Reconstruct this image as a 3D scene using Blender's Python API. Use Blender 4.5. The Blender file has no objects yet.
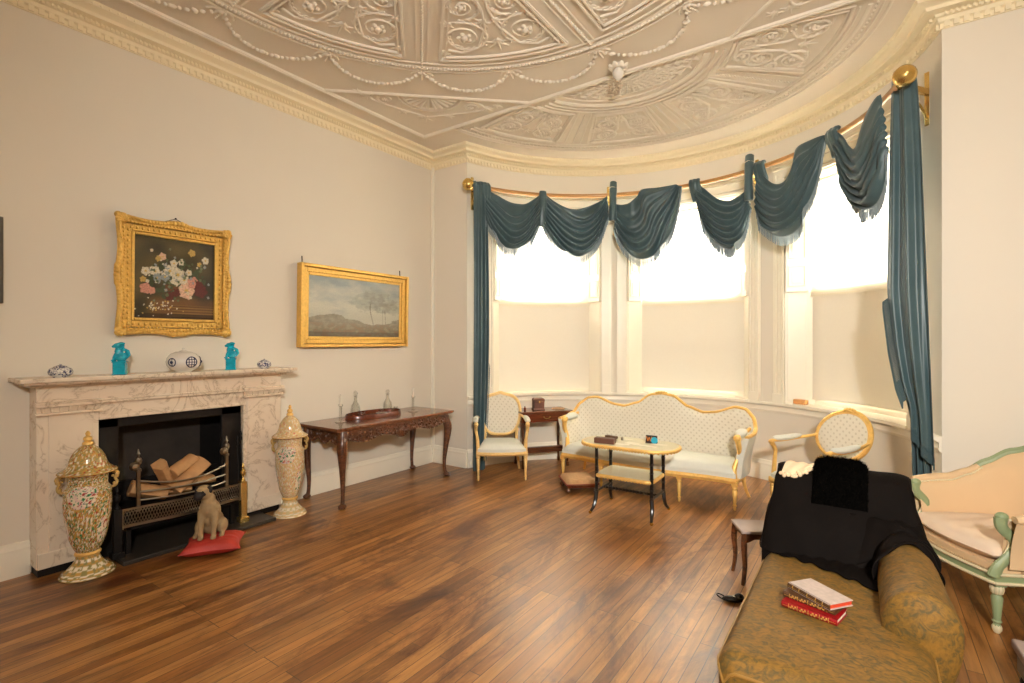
import bpy, bmesh, math, random
from mathutils import Vector, Matrix, noise
random.seed(7)
C = bpy.context.scene.collection
sc = bpy.context.scene
PI = math.pi
sin, cos, rad = math.sin, math.cos, math.radians

# ---------------------------------------------------------------- camera
YAW = math.atan2(355, 508)
cam = bpy.data.cameras.new('camera'); cam.sensor_width = 36; cam.lens = 36*508/1024
cam.clip_start = .05
co = bpy.data.objects.new('camera', cam); C.objects.link(co)
co.location = (0, 0, 1.55); co.rotation_euler = (PI/2, 0, YAW)
cam.shift_y = .5/1024
sc.camera = co
# ---------------------------------------------------------------- world: bright overcast daylight
w = bpy.data.worlds.new('sky'); sc.world = w; w.use_nodes = True
bg = w.node_tree.nodes['Background']
bg.inputs['Color'].default_value = (1, .985, .96, 1); bg.inputs['Strength'].default_value = 25.0
# ---------------------------------------------------------------- lamps of the room
def area(name, loc, target, size, power, col, spread=180):
    l = bpy.data.lights.new(name, 'AREA'); l.shape = 'DISK'; l.size = size; l.energy = power; l.color = col
    l.spread = rad(spread)
    o = bpy.data.objects.new(name, l); C.objects.link(o); o.location = loc
    o.rotation_euler = (Vector(target)-Vector(loc)).to_track_quat('-Z', 'Y').to_euler()
    return o
area('ceiling_lamp_light', (1.0, -.85, 2.75), (-1.7, 4.7, 1.1), .32, 66, (1, .968, .905), 115)
# ---------------------------------------------------------------- look
sc.view_settings.view_transform = 'Standard'; sc.view_settings.look = 'None'
sc.view_settings.gamma = 1; sc.view_settings.use_curve_mapping = False
sc.view_settings.exposure = 0.84
sc.cycles.max_bounces = 8; sc.cycles.diffuse_bounces = 5; sc.cycles.transparent_max_bounces = 12
sc.cycles.caustics_reflective = False; sc.cycles.caustics_refractive = False
sc.cycles.sample_clamp_indirect = 6

# ================================================================ materials
def lin(c):
    return tuple(((v/255)/12.92 if v/255 <= .04045 else ((v/255+.055)/1.055)**2.4) for v in c)
class N:
    def __init__(s, name):
        s.m = bpy.data.materials.new(name); s.m.use_nodes = True
        s.t = s.m.node_tree; s.b = s.t.nodes['Principled BSDF']; s.out = s.t.nodes['Material Output']
    def n(s, typ, **kw):
        x = s.t.nodes.new(typ)
        for k, v in kw.items():
            if k in x.inputs: x.inputs[k].default_value = v
            else: setattr(x, k, v)
        return x
    def l(s, a, b): s.t.links.new(a, b)
    def coord(s, scale=(1, 1, 1), rot=(0, 0, 0)):
        tc = s.n('ShaderNodeTexCoord'); mp = s.n('ShaderNodeMapping')
        mp.inputs['Scale'].default_value = scale; mp.inputs['Rotation'].default_value = rot
        s.l(tc.outputs['Object'], mp.inputs['Vector']); return mp.outputs['Vector']
    def noise(s, vec, scale, detail=4, rough=.55, dist=0):
        x = s.n('ShaderNodeTexNoise'); x.inputs['Scale'].default_value = scale; x.inputs['Detail'].default_value = detail
        x.inputs['Roughness'].default_value = rough; x.inputs['Distortion'].default_value = dist
        s.l(vec, x.inputs['Vector']); return x.outputs['Fac']
    def ramp(s, fac, stops):
        r = s.n('ShaderNodeValToRGB'); e = r.color_ramp.elements
        while len(e) < len(stops): e.new(.5)
        for i, (p, c) in enumerate(stops):
            e[i].position = p; e[i].color = (*lin(c), 1) if len(c) == 3 else c
        s.l(fac, r.inputs['Fac']); return r.outputs['Color']
    def mix(s, fac, a, b, mode='MIX'):
        x = s.n('ShaderNodeMix', data_type='RGBA', blend_type=mode)
        for sock, v in ((x.inputs[0], fac), (x.inputs[6], a), (x.inputs[7], b)):
            if isinstance(v, (int, float)): sock.default_value = v
            elif isinstance(v, tuple): sock.default_value = (*v, 1) if len(v) == 3 else v
            else: s.l(v, sock)
        return x.outputs[2]
    def math(s, op, a, b=0.0):
        x = s.n('ShaderNodeMath', operation=op)
        for i, v in enumerate((a, b)):
            if isinstance(v, (int, float)): x.inputs[i].default_value = v
            else: s.l(v, x.inputs[i])
        return x.outputs[0]
    def base(s, c):
        if isinstance(c, tuple): s.b.inputs['Base Color'].default_value = (*c, 1)
        else: s.l(c, s.b.inputs['Base Color'])
    def set(s, **kw):
        for k, v in kw.items():
            k = {'rough': 'Roughness', 'metal': 'Metallic', 'sheen': 'Sheen Weight', 'coat': 'Coat Weight', 'spec': 'Specular IOR Level'}[k]
            if isinstance(v, (int, float)): s.b.inputs[k].default_value = v
            else: s.l(v, s.b.inputs[k])
    def bump(s, h, strength=.3, dist=.01):
        b = s.n('ShaderNodeBump'); b.inputs['Strength'].default_value = strength; b.inputs['Distance'].default_value = dist
        s.l(h, b.inputs['Height']); s.l(b.outputs['Normal'], s.b.inputs['Normal'])

def flat(name, c, rough=.6, metal=0, var=.12, scale=18, bump=0, **kw):
    m = N(name); v = m.coord(); f = m.noise(v, scale)
    c = lin(c); d = tuple(x*(1-var) for x in c); e = tuple(min(1, x*(1+var)) for x in c)
    m.base(m.mix(f, d, e)); m.set(rough=rough, metal=metal, **kw)
    if bump: m.bump(f, bump)
    return m.m

M = {}
M['wall'] = flat('wall_paint', (234, 225, 209), .85, var=.02, scale=1.5)
M['cornice'] = flat('cornice_cream_paint', (247, 233, 200), .7, var=.03, scale=6)
M['ceiling'] = flat('ceiling_paint', (228, 216, 198), .85, var=.02, scale=2)
M['plaster'] = flat('plaster_relief_paint', (238, 228, 212), .8, var=.02, scale=4)
M['trim'] = flat('cream_gloss_paint', (246, 238, 220), .35, var=.03, scale=5)
M['gilt'] = flat('gilded_wood', (236, 190, 108), .42, .4, var=.22, scale=40, bump=.25)
M['giltpale'] = flat('pale_gilded_wood', (236, 198, 130), .45, .25, var=.2, scale=35, bump=.2)
M['giltframe'] = flat('gilded_frame', (230, 184, 96), .4, .45, var=.3, scale=45, bump=.5)
M['brass'] = flat('polished_brass', (218, 184, 110), .25, .9, var=.08)
M['steel'] = flat('polished_steel', (150, 140, 124), .28, .95, var=.2)
M['iron'] = flat('black_cast_iron', (26, 22, 20), .5, .4, var=.3, bump=.2)
M['slate'] = flat('dark_slate_hearth', (52, 46, 40), .45, var=.3, scale=6)
M['soot'] = flat('sooty_firebrick', (56, 48, 42), .9, var=.5, scale=6, bump=.3)
M['ebony'] = flat('ebonised_wood', (24, 18, 16), .28, var=.3)
M['black_velvet'] = flat('black_velvet', (15, 9, 6), .8, var=.4, scale=9, spec=.12)
M['fur'] = flat('black_wool', (6, 5, 4), .95, var=.5, scale=60, spec=.03)
M['lace'] = flat('cream_lace', (236, 208, 170), .9, var=.1, scale=70)
M['pillow_red'] = flat('red_silk', (170, 48, 38), .55, var=.2, scale=8, bump=.2)
M['turquoise'] = flat('turquoise_glaze', (20, 165, 190), .12, var=.5, scale=30)
M['green_paint'] = flat('pale_green_paint', (146, 160, 118), .45, var=.15, scale=14)
M['cream_paint'] = flat('worn_cream_paint', (222, 208, 170), .5, var=.12, scale=24)
M['peach'] = flat('peach_silk_upholstery', (222, 190, 148), .75, var=.05, scale=3)
M['cushion'] = flat('ivory_silk_cushion', (232, 208, 184), .6, var=.06, scale=6, bump=.15)
M['trimcord'] = flat('tan_braid_trim', (190, 158, 118), .8, var=.3, scale=90, bump=.5)
M['candle'] = flat('white_candle_wax', (240, 232, 214), .5, var=.03)
M['paper'] = flat('cream_paper', (236, 228, 206), .7, var=.05, scale=20)
M['book_red'] = flat('red_leather', (150, 16, 22), .4, var=.3, scale=30)
M['book_brown'] = flat('brown_leather', (86, 56, 32), .45, var=.4, scale=30)
M['book_cover'] = flat('marbled_grey_cover', (196, 178, 168), .6, var=.25, scale=50)
M['red_pages'] = flat('red_page_edges', (214, 72, 40), .6, var=.15, scale=60)
M['gold_tool'] = flat('gold_tooling', (214, 170, 90), .4, .5, var=.2)
M['blue_plastic'] = flat('blue_card', (40, 160, 190), .4, var=.05)
M['dark_card'] = flat('dark_brown_card', (48, 26, 16), .5, var=.3)
M['orange_card'] = flat('orange_card', (214, 130, 50), .5, var=.2)
M['box_brown'] = flat('brown_leather_box', (104, 66, 50), .5, var=.15)
M['block'] = flat('light_brown_wood_block', (206, 148, 92), .6, var=.15)
M['fawn'] = flat('fawn_fur', (158, 132, 94), .75, var=.25, scale=26, bump=.3)
M['muzzle'] = flat('black_fur', (30, 22, 18), .7, var=.3, scale=26)
M['birch'] = flat('split_log_wood', (188, 142, 94), .75, var=.3, scale=14)
M['bark'] = flat('brown_bark', (120, 88, 62), .9, var=.4, scale=30, bump=.6)
M['stool_top'] = flat('faded_mauve_cover', (168, 150, 142), .6, var=.08)
M['foot_top'] = flat('worn_tan_needlework', (170, 132, 92), .9, var=.3, scale=40)
M['crimson'] = flat('crimson_braid', (120, 30, 24), .8, var=.2)
M['slipper'] = flat('black_patent_leather', (12, 11, 12), .25, var=.2)
M['china_white'] = flat('white_porcelain', (228, 222, 212), .15, var=.05)
M['black_button'] = flat('black_lacquer', (18, 16, 16), .3, var=.1)

def wood(name, c1, c2, rough=.25, scale=(3, 30, 30)):
    m = N(name); v = m.coord(scale)
    m.base(m.ramp(m.noise(v, 1, 5, .6, 1.2), [(.3, c1), (.7, c2)])); m.set(rough=rough, coat=.25); m.b.inputs['Coat Roughness'].default_value = .15
    return m.m
M['mahogany'] = wood('carved_mahogany', (46, 24, 14), (124, 74, 44), .32)
M['mahogany_red'] = wood('red_mahogany', (66, 24, 12), (124, 58, 30))
M['tabletop'] = wood('polished_mahogany_top', (84, 46, 28), (136, 84, 54), .16, (2, 20, 20))

# floor boards running along Y
m = N('oak_floor_boards'); v = m.coord((1, 1, 1), (0, 0, PI/2))
br = m.n('ShaderNodeTexBrick', offset=.37, offset_frequency=3, squash=1)
for k, x in (('Color1', (0, 0, 0, 1)), ('Color2', (1, 1, 1, 1)), ('Mortar', (.5, .5, .5, 1)), ('Scale', 1), ('Mortar Size', .0022), ('Mortar Smooth', .15), ('Bias', 0), ('Brick Width', 1.35), ('Row Height', .064)):
    br.inputs[k].default_value = x
m.l(v, br.inputs['Vector'])
tone = m.ramp(br.outputs['Color'], [(0, (124, 76, 34)), (.3, (164, 108, 52)), (.7, (184, 130, 70)), (1, (140, 90, 42))])
gv = m.coord((26, 1.6, 1)); grain = m.noise(gv, 1, 6, .65, .4)
col = m.mix(m.ramp(grain, [(.3, (150, 150, 150)), (.7, (255, 255, 255))]), (0, 0, 0), tone, 'MIX')
col = m.mix(.75, tone, m.mix(1.0, tone, m.ramp(grain, [(.28, (120, 110, 100)), (.62, (255, 255, 255))]), 'MULTIPLY'))
sv = m.coord((2.2, .8, 1)); st = m.noise(sv, 1.3, 9, .74, .8)
col = m.mix(m.ramp(st, [(.36, (255, 255, 255)), (.52, (0, 0, 0))]), col, m.mix(1.0, col, lin((150, 112, 84)), 'MULTIPLY'))
sv2 = m.coord((9, 3, 1)); st2 = m.noise(sv2, 1, 5, .7)
col = m.mix(m.ramp(st2, [(.27, (190, 190, 190)), (.36, (0, 0, 0))]), col, lin((52, 30, 16)))
col = m.mix(br.outputs['Fac'], col, lin((62, 36, 18)))
m.base(col)
rr = m.n('ShaderNodeMapRange'); rr.inputs['To Min'].default_value = .27; rr.inputs['To Max'].default_value = .46
m.set(coat=.35); m.b.inputs['Coat Roughness'].default_value = .30
m.l(st2, rr.inputs['Value']); m.l(rr.outputs['Result'], m.b.inputs['Roughness'])
hb = m.math('SUBTRACT', m.math('MULTIPLY', grain, .25), br.outputs['Fac']); m.bump(hb, .35, .004)
M['floor'] = m.m

# marble
m = N('veined_marble'); v = m.coord()
vn = m.noise(v, 3.2, 7, .6, 1.6)
vein = m.math('ABSOLUTE', m.math('SUBTRACT', vn, .5))
c = m.ramp(vein, [(0, (196, 178, 156)), (.010, (226, 210, 188)), (.04, (238, 224, 204))])
c = m.mix(.45, c, m.mix(1.0, c, m.ramp(m.noise(v, 2.1, 4), [(.3, (226, 206, 186)), (.7, (255, 255, 255))]), 'MULTIPLY'))
m.base(c); m.set(rough=.22); M['marble'] = m.m

# chair silk with a lattice of small lozenges (object X / Z)
def lattice(name, ground, dot, k=95, thr=.80):
    m = N(name); tc = m.n('ShaderNodeTexCoord'); sp = m.n('ShaderNodeSeparateXYZ'); m.l(tc.outputs['Object'], sp.inputs[0])
    a = m.math('MULTIPLY', m.math('ADD', sp.outputs[0], m.math('MULTIPLY', sp.outputs[1], .6)), k)
    b = m.math('MULTIPLY', sp.outputs[2], k)
    p = m.math('MULTIPLY', m.math('COSINE', a), m.math('COSINE', b))
    f = m.math('GREATER_THAN', p, thr)
    g = m.mix(m.noise(m.coord(), 60), tuple(x*.93 for x in lin(ground)), lin(ground))
    m.base(m.mix(m.math('MULTIPLY', f, .5), g, lin(dot))); m.set(rough=.7, sheen=.15); return m.m
M['silk'] = lattice('pale_blue_silk_with_lozenges', (228, 220, 202), (178, 164, 140), 108, .58)
M['silk_plain'] = flat('pale_blue_silk', (222, 222, 210), .65, var=.05, scale=30)

# ochre damask
m = N('ochre_damask'); v = m.coord((1, 1, 1))
n1 = m.noise(m.coord((1, 1.6, 1)), 26, 3, .55, 1.6); n2 = m.noise(m.coord((1, 6, 1)), 90, 2)
c = m.ramp(n1, [(.36, (144, 104, 40)), (.50, (124, 93, 40)), (.64, (96, 80, 44))])
c = m.mix(.3, c, m.mix(1.0, c, m.ramp(n2, [(.3, (170, 170, 170)), (.7, (255, 255, 255))]), 'MULTIPLY'))
m.base(c); m.set(rough=.68, spec=.3); m.bump(n1, .15, .004); M['damask'] = m.m

# teal curtain silk, a little light comes through
m = N('teal_silk'); v = m.coord()
c = m.mix(m.noise(v, 4, 4), lin((62, 87, 92)), lin((92, 116, 120))); m.base(c); m.set(rough=.36, sheen=.3)
tr = m.n('ShaderNodeBsdfTranslucent'); m.l(c, tr.inputs['Color'])
mx = m.n('ShaderNodeMixShader'); mx.inputs[0].default_value = .15
m.l(m.b.outputs[0], mx.inputs[1]); m.l(tr.outputs[0], mx.inputs[2]); m.l(mx.outputs[0], m.out.inputs['Surface']); M['teal'] = m.m
M['fringe'] = flat('grey_blue_fringe', (140, 154, 160), .8, var=.3, scale=60)

def blind(name, col, trans, fac):
    m = N(name); v = m.coord((40, 40, 40)); m.base(m.mix(m.noise(v, 1, 2), tuple(x*.97 for x in lin(col)), lin(col))); m.set(rough=.9)
    tr = m.n('ShaderNodeBsdfTranslucent'); tr.inputs['Color'].default_value = (*lin(trans), 1)
    mx = m.n('ShaderNodeMixShader'); mx.inputs[0].default_value = fac
    m.l(m.b.outputs[0], mx.inputs[1]); m.l(tr.outputs[0], mx.inputs[2]); m.l(mx.outputs[0], m.out.inputs['Surface']); return m.m
M['blind_up'] = blind('white_holland_blind', (250, 246, 236), (250, 246, 238), .86)
M['blind_low'] = blind('cream_holland_blind', (246, 238, 222), (250, 246, 238), .050)

def glassy(name, tint=(1, 1, 1), gl=.12, rough=.02):
    m = N(name); t = m.n('ShaderNodeBsdfTransparent'); t.inputs['Color'].default_value = (*tint, 1)
    g = m.n('ShaderNodeBsdfGlossy'); g.inputs['Roughness'].default_value = rough
    lw = m.n('ShaderNodeLayerWeight'); lw.inputs['Blend'].default_value = gl
    mx = m.n('ShaderNodeMixShader'); m.l(lw.outputs['Facing'], mx.inputs[0]); m.l(t.outputs[0], mx.inputs[1]); m.l(g.outputs[0], mx.inputs[2])
    m.l(mx.outputs[0], m.out.inputs['Surface']); return m.m
M['pane'] = glassy('window_glass', (.98, .99, .98), .08)
M['glass'] = glassy('cut_glass', (.97, .97, .96), .22, .05)

def vcol(name, rough=.5, **kw):
    m = N(name); a = m.n('ShaderNodeVertexColor', layer_name='Col'); m.base(a.outputs['Color']); m.set(rough=rough, **kw); return m.m
M['oil'] = vcol('oil_paint', .35)
M['enamel'] = vcol('enamelled_porcelain', .16)

# blue and white china: cobalt sprigs on white
m = N('blue_and_white_china'); v = m.coord()
f = m.noise(v, 55, 3, .6, 1.5); m.base(m.ramp(f, [(.44, (34, 40, 96)), (.52, (226, 222, 214))])); m.set(rough=.15); M['bluewhite'] = m.m

# ================================================================ mesh helpers
class MB:
    def __init__(s): s.v = []; s.f = []; s.cols = None; s.T = Matrix()
    def add(s, vs, fs):
        k = len(s.v); s.v += [tuple(s.T @ Vector(p)) for p in vs]; s.f += [tuple(i+k for i in f) for f in fs]; return s
    def box(s, c, d, rot=0, tilt=None):
        x, y, z = (q/2 for q in d); R = Matrix.Translation(Vector(c)) @ Matrix.Rotation(rot, 4, 'Z')
        if tilt: R = R @ Matrix.Rotation(tilt[0], 4, tilt[1])
        vs = [R @ Vector((a*x, b*y, e*z)) for a, b, e in ((-1,-1,-1),(1,-1,-1),(1,1,-1),(-1,1,-1),(-1,-1,1),(1,-1,1),(1,1,1),(-1,1,1))]
        return s.add(vs, [(0,3,2,1),(4,5,6,7),(0,1,5,4),(1,2,6,5),(2,3,7,6),(3,0,4,7)])
    def bb(s, a, b): return s.box([(p+q)/2 for p, q in zip(a, b)], [abs(q-p) for p, q in zip(a, b)])
    def lathe(s, prof, seg=24, c=(0,0,0), flute=0, sx=1, sy=1, ax=None):
        vs = []; n = len(prof); R = Matrix.Translation(Vector(c))
        if ax: R = R @ Vector(ax).to_track_quat('Z', 'Y').to_matrix().to_4x4()
        for r, z in prof:
            for i in range(seg):
                a = 2*PI*i/seg; q = r*(1-flute*(i % 2))
                vs.append(R @ Vector((q*cos(a)*sx, q*sin(a)*sy, z)))
        fs = [(j*seg+i, j*seg+(i+1) % seg, (j+1)*seg+(i+1) % seg, (j+1)*seg+i) for j in range(n-1) for i in range(seg)]
        fs += [tuple(range(seg-1, -1, -1)), tuple((n-1)*seg+i for i in range(seg))]
        return s.add(vs, fs)
    def ball(s, c, r, seg=12, ring=8, rot=None):
        if isinstance(r, (int, float)): r = (r, r, r)
        R = Matrix.Translation(Vector(c)) @ (rot.to_4x4() if rot else Matrix())
        vs = [R @ Vector((0, 0, -r[2]))]
        for j in range(1, ring):
            p = -PI/2+PI*j/ring
            for i in range(seg):
                a = 2*PI*i/seg; vs.append(R @ Vector((r[0]*cos(p)*cos(a), r[1]*cos(p)*sin(a), r[2]*sin(p))))
        vs.append(R @ Vector((0, 0, r[2]))); e = len(vs)-1
        fs = [(0, 1+(i+1) % seg, 1+i) for i in range(seg)]
        fs += [(1+j*seg+i, 1+j*seg+(i+1) % seg, 1+(j+1)*seg+(i+1) % seg, 1+(j+1)*seg+i) for j in range(ring-2) for i in range(seg)]
        b = 1+(ring-2)*seg; fs += [(b+i, b+(i+1) % seg, e) for i in range(seg)]
        return s.add(vs, fs)
    def tube(s, pts, r, seg=8, closed=False, flat=1.0, up=None, cap=True):
        P = [Vector(p) for p in pts]; n = len(P)
        rr = [r(i/(n-1)) if callable(r) else (r[i] if isinstance(r, (list, tuple)) else r) for i in range(n)]
        vs = []; prev = None
        for i in range(n):
            a = P[(i-1) % n] if (closed or i) else P[0]; b = P[(i+1) % n] if (closed or i < n-1) else P[-1]
            t = (b-a); t = t.normalized() if t.length > 1e-9 else Vector((0, 0, 1))
            if up is not None: x = Vector(up).cross(t)
            elif prev is None: x = (Vector((0, 0, 1)) if abs(t.z) < .9 else Vector((0, 1, 0))).cross(t)
            else: x = prev-t*prev.dot(t)
            if x.length < 1e-6: x = Vector((1, 0, 0)).cross(t)
            x.normalize(); prev = x; y = t.cross(x)
            for k in range(seg):
                q = 2*PI*k/seg; vs.append(P[i]+(x*cos(q)+y*sin(q)*flat)*rr[i])
        m_ = n if closed else n-1
        fs = [(i*seg+k, i*seg+(k+1) % seg, ((i+1) % n)*seg+(k+1) % seg, ((i+1) % n)*seg+k) for i in range(m_) for k in range(seg)]
        if cap and not closed: fs += [tuple(range(seg-1, -1, -1)), tuple((n-1)*seg+k for k in range(seg))]
        return s.add(vs, fs)
    def prism(s, out, z0, z1):
        n = len(out); vs = [(x, y, z0) for x, y in out]+[(x, y, z1) for x, y in out]
        return s.add(vs, [tuple(range(n-1, -1, -1)), tuple(range(n, 2*n))]+[(i, (i+1) % n, n+(i+1) % n, n+i) for i in range(n)])
    def slab(s, out, depth, place):
        """outline (a, b) extruded by depth; place(a, b, d) -> xyz"""
        n = len(out); vs = [place(a, b, 0) for a, b in out]+[place(a, b, depth) for a, b in out]
        return s.add(vs, [tuple(range(n-1, -1, -1)), tuple(range(n, 2*n))]+[(i, (i+1) % n, n+(i+1) % n, n+i) for i in range(n)])
    def grid(s, fn, nu, nv, cu=False, back=0):
        vs = [fn(i/nu, j/nv) for j in range(nv+1) for i in range(nu if cu else nu+1)]; W = nu if cu else nu+1
        fs = [(j*W+i, j*W+(i+1) % W, (j+1)*W+(i+1) % W, (j+1)*W+i) for j in range(nv) for i in range(nu)]
        return s.add(vs, fs)
    def sweep(s, path, prof, closed=False, side=1):
        """path: (x, y) points; prof: (d, z), d to the left of travel * side; mitred"""
        P = [Vector(p) for p in path]; n = len(P); vs = []
        for i in range(n):
            d0 = (P[i]-P[i-1]).normalized() if i or closed else (P[1]-P[0]).normalized()
            d1 = (P[(i+1) % n]-P[i]).normalized() if i < n-1 or closed else d0
            n0 = Vector((-d0.y, d0.x)); n1 = Vector((-d1.y, d1.x)); q = n0+n1; q = q/max(.3, q.dot(n0)) if q.length > 1e-6 else n0
            for d, z in prof: vs.append((P[i].x+q.x*d*side, P[i].y+q.y*d*side, z))
        k = len(prof); m_ = n if closed else n-1
        fs = [(i*k+j, ((i+1) % n)*k+j, ((i+1) % n)*k+(j+1) % k, i*k+(j+1) % k) for i in range(m_) for j in range(k)]
        if not closed: fs += [tuple(range(k)), tuple((n-1)*k+j for j in range(k-1, -1, -1))]
        return s.add(vs, fs)

def obj(name, mb, mat, parent=None, label=None, smooth=35, bevel=0, seg=2, sub=0, remesh=0, solid=0, cols=None, loc=None):
    me = bpy.data.meshes.new(name); me.from_pydata(mb.v, [], mb.f); me.update()
    bm = bmesh.new(); bm.from_mesh(me); bmesh.ops.recalc_face_normals(bm, faces=bm.faces); bm.to_mesh(me); bm.free()
    if smooth:
        me.shade_smooth()
        if smooth < 180: me.set_sharp_from_angle(angle=rad(smooth))
    me.materials.append(mat if not isinstance(mat, str) else M[mat])
    if cols:
        ca = me.color_attributes.new('Col', 'FLOAT_COLOR', 'POINT')
        for i, c in enumerate(cols): ca.data[i].color = (*c, 1)
    o = bpy.data.objects.new(name, me); C.objects.link(o)
    if parent: o.parent = parent
    if label: o['label'] = label
    if remesh:
        r = o.modifiers.new('r', 'REMESH'); r.mode = 'VOXEL'; r.voxel_size = remesh; r.use_smooth_shade = True
        sm = o.modifiers.new('s', 'SMOOTH'); sm.factor = .5; sm.iterations = 4
    if bevel:
        b = o.modifiers.new('b', 'BEVEL'); b.width = bevel; b.segments = seg; b.limit_method = 'ANGLE'; b.angle_limit = rad(40)
        b.harden_normals = False
    if sub:
        q = o.modifiers.new('u', 'SUBSURF'); q.levels = sub; q.render_levels = sub
    if solid:
        q = o.modifiers.new('t', 'SOLIDIFY'); q.thickness = solid; q.offset = 0
    return o
def tag(o, label, cat, group=None):
    o['label'] = label; o['category'] = cat
    if group: o['group'] = group
    return o
def thing(name, label, cat, loc=(0,0,0), rz=0, group=None):
    o = bpy.data.objects.new(name, None); C.objects.link(o); o.empty_display_size = .05
    o.location = loc; o.rotation_euler = (0, 0, rz); return tag(o, label, cat, group)
def struct(name, mb, mat, parent=None, **kw):
    o = obj(name, mb, mat, parent, **kw)
    if not parent: o['kind'] = 'structure'
    return o
def copy_tree(o, parent=None):
    c = o.copy(); C.objects.link(c); c.parent = parent
    for ch in o.children: copy_tree(ch, c)
    return c
def lerp(a, b, t): return a+(b-a)*t
def interp(pts, t):
    """piecewise smooth (Catmull-Rom) through pts, t 0..1"""
    n = len(pts)-1; x = min(max(t, 0), 1)*n; i = min(int(x), n-1); f = x-i
    p = [pts[max(0, min(n, i+k))] for k in (-1, 0, 1, 2)]
    return tuple(.5*((2*b)+(-a+c)*f+(2*a-5*b+4*c-d)*f*f+(-a+3*b-3*c+d)*f**3) for a, b, c, d in zip(*p))
def curve(pts, n): return [interp(pts, i/n) for i in range(n+1)]
def sm(x): x = min(max(x, 0), 1); return x*x*(3-2*x)

# ================================================================ the room
XL, XR, YB, YR, YF, H = -4.614, 1.32, 4.81, 4.70, -1.35, 3.93
BC, BR = (-1.815, 4.22), 2.3                      # bow: centre and radius of its wall
def bow(th, r=BR, z=0.0): a = rad(th); return (BC[0]+r*cos(a), BC[1]+r*sin(a), z)
THL, THR = 180-math.degrees(math.asin((YB-BC[1])/BR)), math.degrees(math.asin((YR-BC[1])/BR))
def pbox(mb, t0, t1, r0, r1, z0, z1, n=None):
    n = n or max(1, int(abs(t1-t0)/2.5)); vs = []
    for i in range(n+1):
        t = lerp(t0, t1, i/n)
        vs += [bow(t, r0, z0), bow(t, r1, z0), bow(t, r1, z1), bow(t, r0, z1)]
    fs = [(i*4+k, i*4+(k+1) % 4, (i+1)*4+(k+1) % 4, (i+1)*4+k) for i in range(n) for k in range(4)]+[(0, 1, 2, 3), (n*4+3, n*4+2, n*4+1, n*4)]
    return mb.add(vs, fs)

struct('floor', MB().bb((-5.4, -1.8, -.12), (2.0, 7.4, 0)), 'floor', smooth=0)
struct('ceiling', MB().bb((-5.4, -1.8, H), (2.0, 7.4, H+.15)), 'ceiling', smooth=0)
struct('wall_left', MB().bb((XL-.4, YF, 0), (XL, 1.25, H)).bb((XL-.4, 2.305, 0), (XL, YB+.2, H)).bb((XL-.4, 1.25, 1.02), (XL, 2.305, H)).bb((XL-.4, 1.25, 0), (XL-.3, 2.305, 1.02)), 'wall', smooth=0)
struct('wall_back_left', MB().bb((XL, YB, 0), (bow(THL)[0], YB+.2, H)), 'wall', smooth=0)
struct('wall_back_right', MB().bb((bow(THR)[0], YR, 0), (XR+.2, YR+.2, H)), 'wall', smooth=0)
struct('wall_right', MB().bb((XR, YF, 0), (XR+.2, YR, H)), 'wall', smooth=0)
struct('wall_front', MB().bb((XL-.2, YF-.2, 0), (XR+.2, YF, H)), 'wall', smooth=0)
WIN = [(156.0, 118.3), (110.2, 72.2), (61.9, 23.5)]
SILL, HEAD = .86, 3.30
b = MB(); RO = 2.62
pbox(b, THL, THR, BR, RO, 0, SILL); pbox(b, THL, THR, BR, RO, HEAD, H)
edges = [THL]+[t for w_ in WIN for t in w_]+[THR]
for k in range(0, 8, 2): pbox(b, edges[k], edges[k+1], BR, RO, SILL, HEAD)
struct('wall_bow', b, 'wall', smooth=30)

# skirting
sk = [(0, 0), (.028, 0), (.028, .15), (.022, .165), (.024, .18), (.012, .20), (.010, .215), (0, .225)]
sk = [(d-.002, z) for d, z in sk]
struct('baseboard_left', MB().sweep([(XL, 2.63), (XL, YB)][::-1], sk, side=1), 'trim')
struct('baseboard_left', MB().sweep([(XL, YF), (XL, .94)][::-1], sk, side=1), 'trim')
n_ = 40
arc = [bow(lerp(THL, THR, i/n_))[:2] for i in range(n_+1)]
struct('baseboard_back', MB().sweep([(XL, YB), arc[0]], sk, side=-1), 'trim')
struct('baseboard_bow', MB().sweep(arc, sk, side=-1), 'trim')
struct('baseboard_right', MB().sweep([arc[-1], (XR, YR)], sk, side=-1), 'trim')
struct('trim_1', MB().box((XL+.02, YB-.02, 1.95), (.045, .045, 3.7)), 'trim', bevel=.012)   # corner pipe casing

# cornice
cp = [(-.003, 3.765), (.012, 3.765), (.014, 3.80), (.03, 3.81), (.034, 3.835), (.05, 3.84), (.055, 3.858), (.12, 3.862), (.125, 3.885), (.15, 3.90), (.185, 3.905), (.20, 3.932), (-.003, 3.932)]
path = [(XL, YF), (XL, YB)]+arc+[(XR, YR), (XR, YF)]
b = MB().sweep(path, cp, side=-1)
def along(path, step, fn, d):
    """call fn(x, y, angle) at even steps along the path moved d into the room"""
    for (x0, y0), (x1, y1) in zip(path[:-1], path[1:]):
        L = math.hypot(x1-x0, y1-y0); a = math.atan2(y1-y0, x1-x0)
        k = max(1, round(L/step))
        for i in range(k):
            t = (i+.5)/k; fn(lerp(x0, x1, t)+sin(a)*d, lerp(y0, y1, t)-cos(a)*d, a)
vis = [(XL, .4), (XL, YB)]+[bow(lerp(THL, THR, i/26))[:2] for i in range(27)]+[(XR, YR)]
def dent(x, y, a): b.box((x, y, 3.789), (.030, .022, .038), a)
along(vis, .052, dent, .018)
def egg(x, y, a): b.box((x, y, 3.848), (.013, .03, .018), a)
along(vis, .03, egg, .055)
def bead(x, y, a): b.ball((x, y, 3.917), .010, 5, 4)
along(vis, .05, bead, .188)
struct('trim_2', b, 'cornice', smooth=30)
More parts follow.
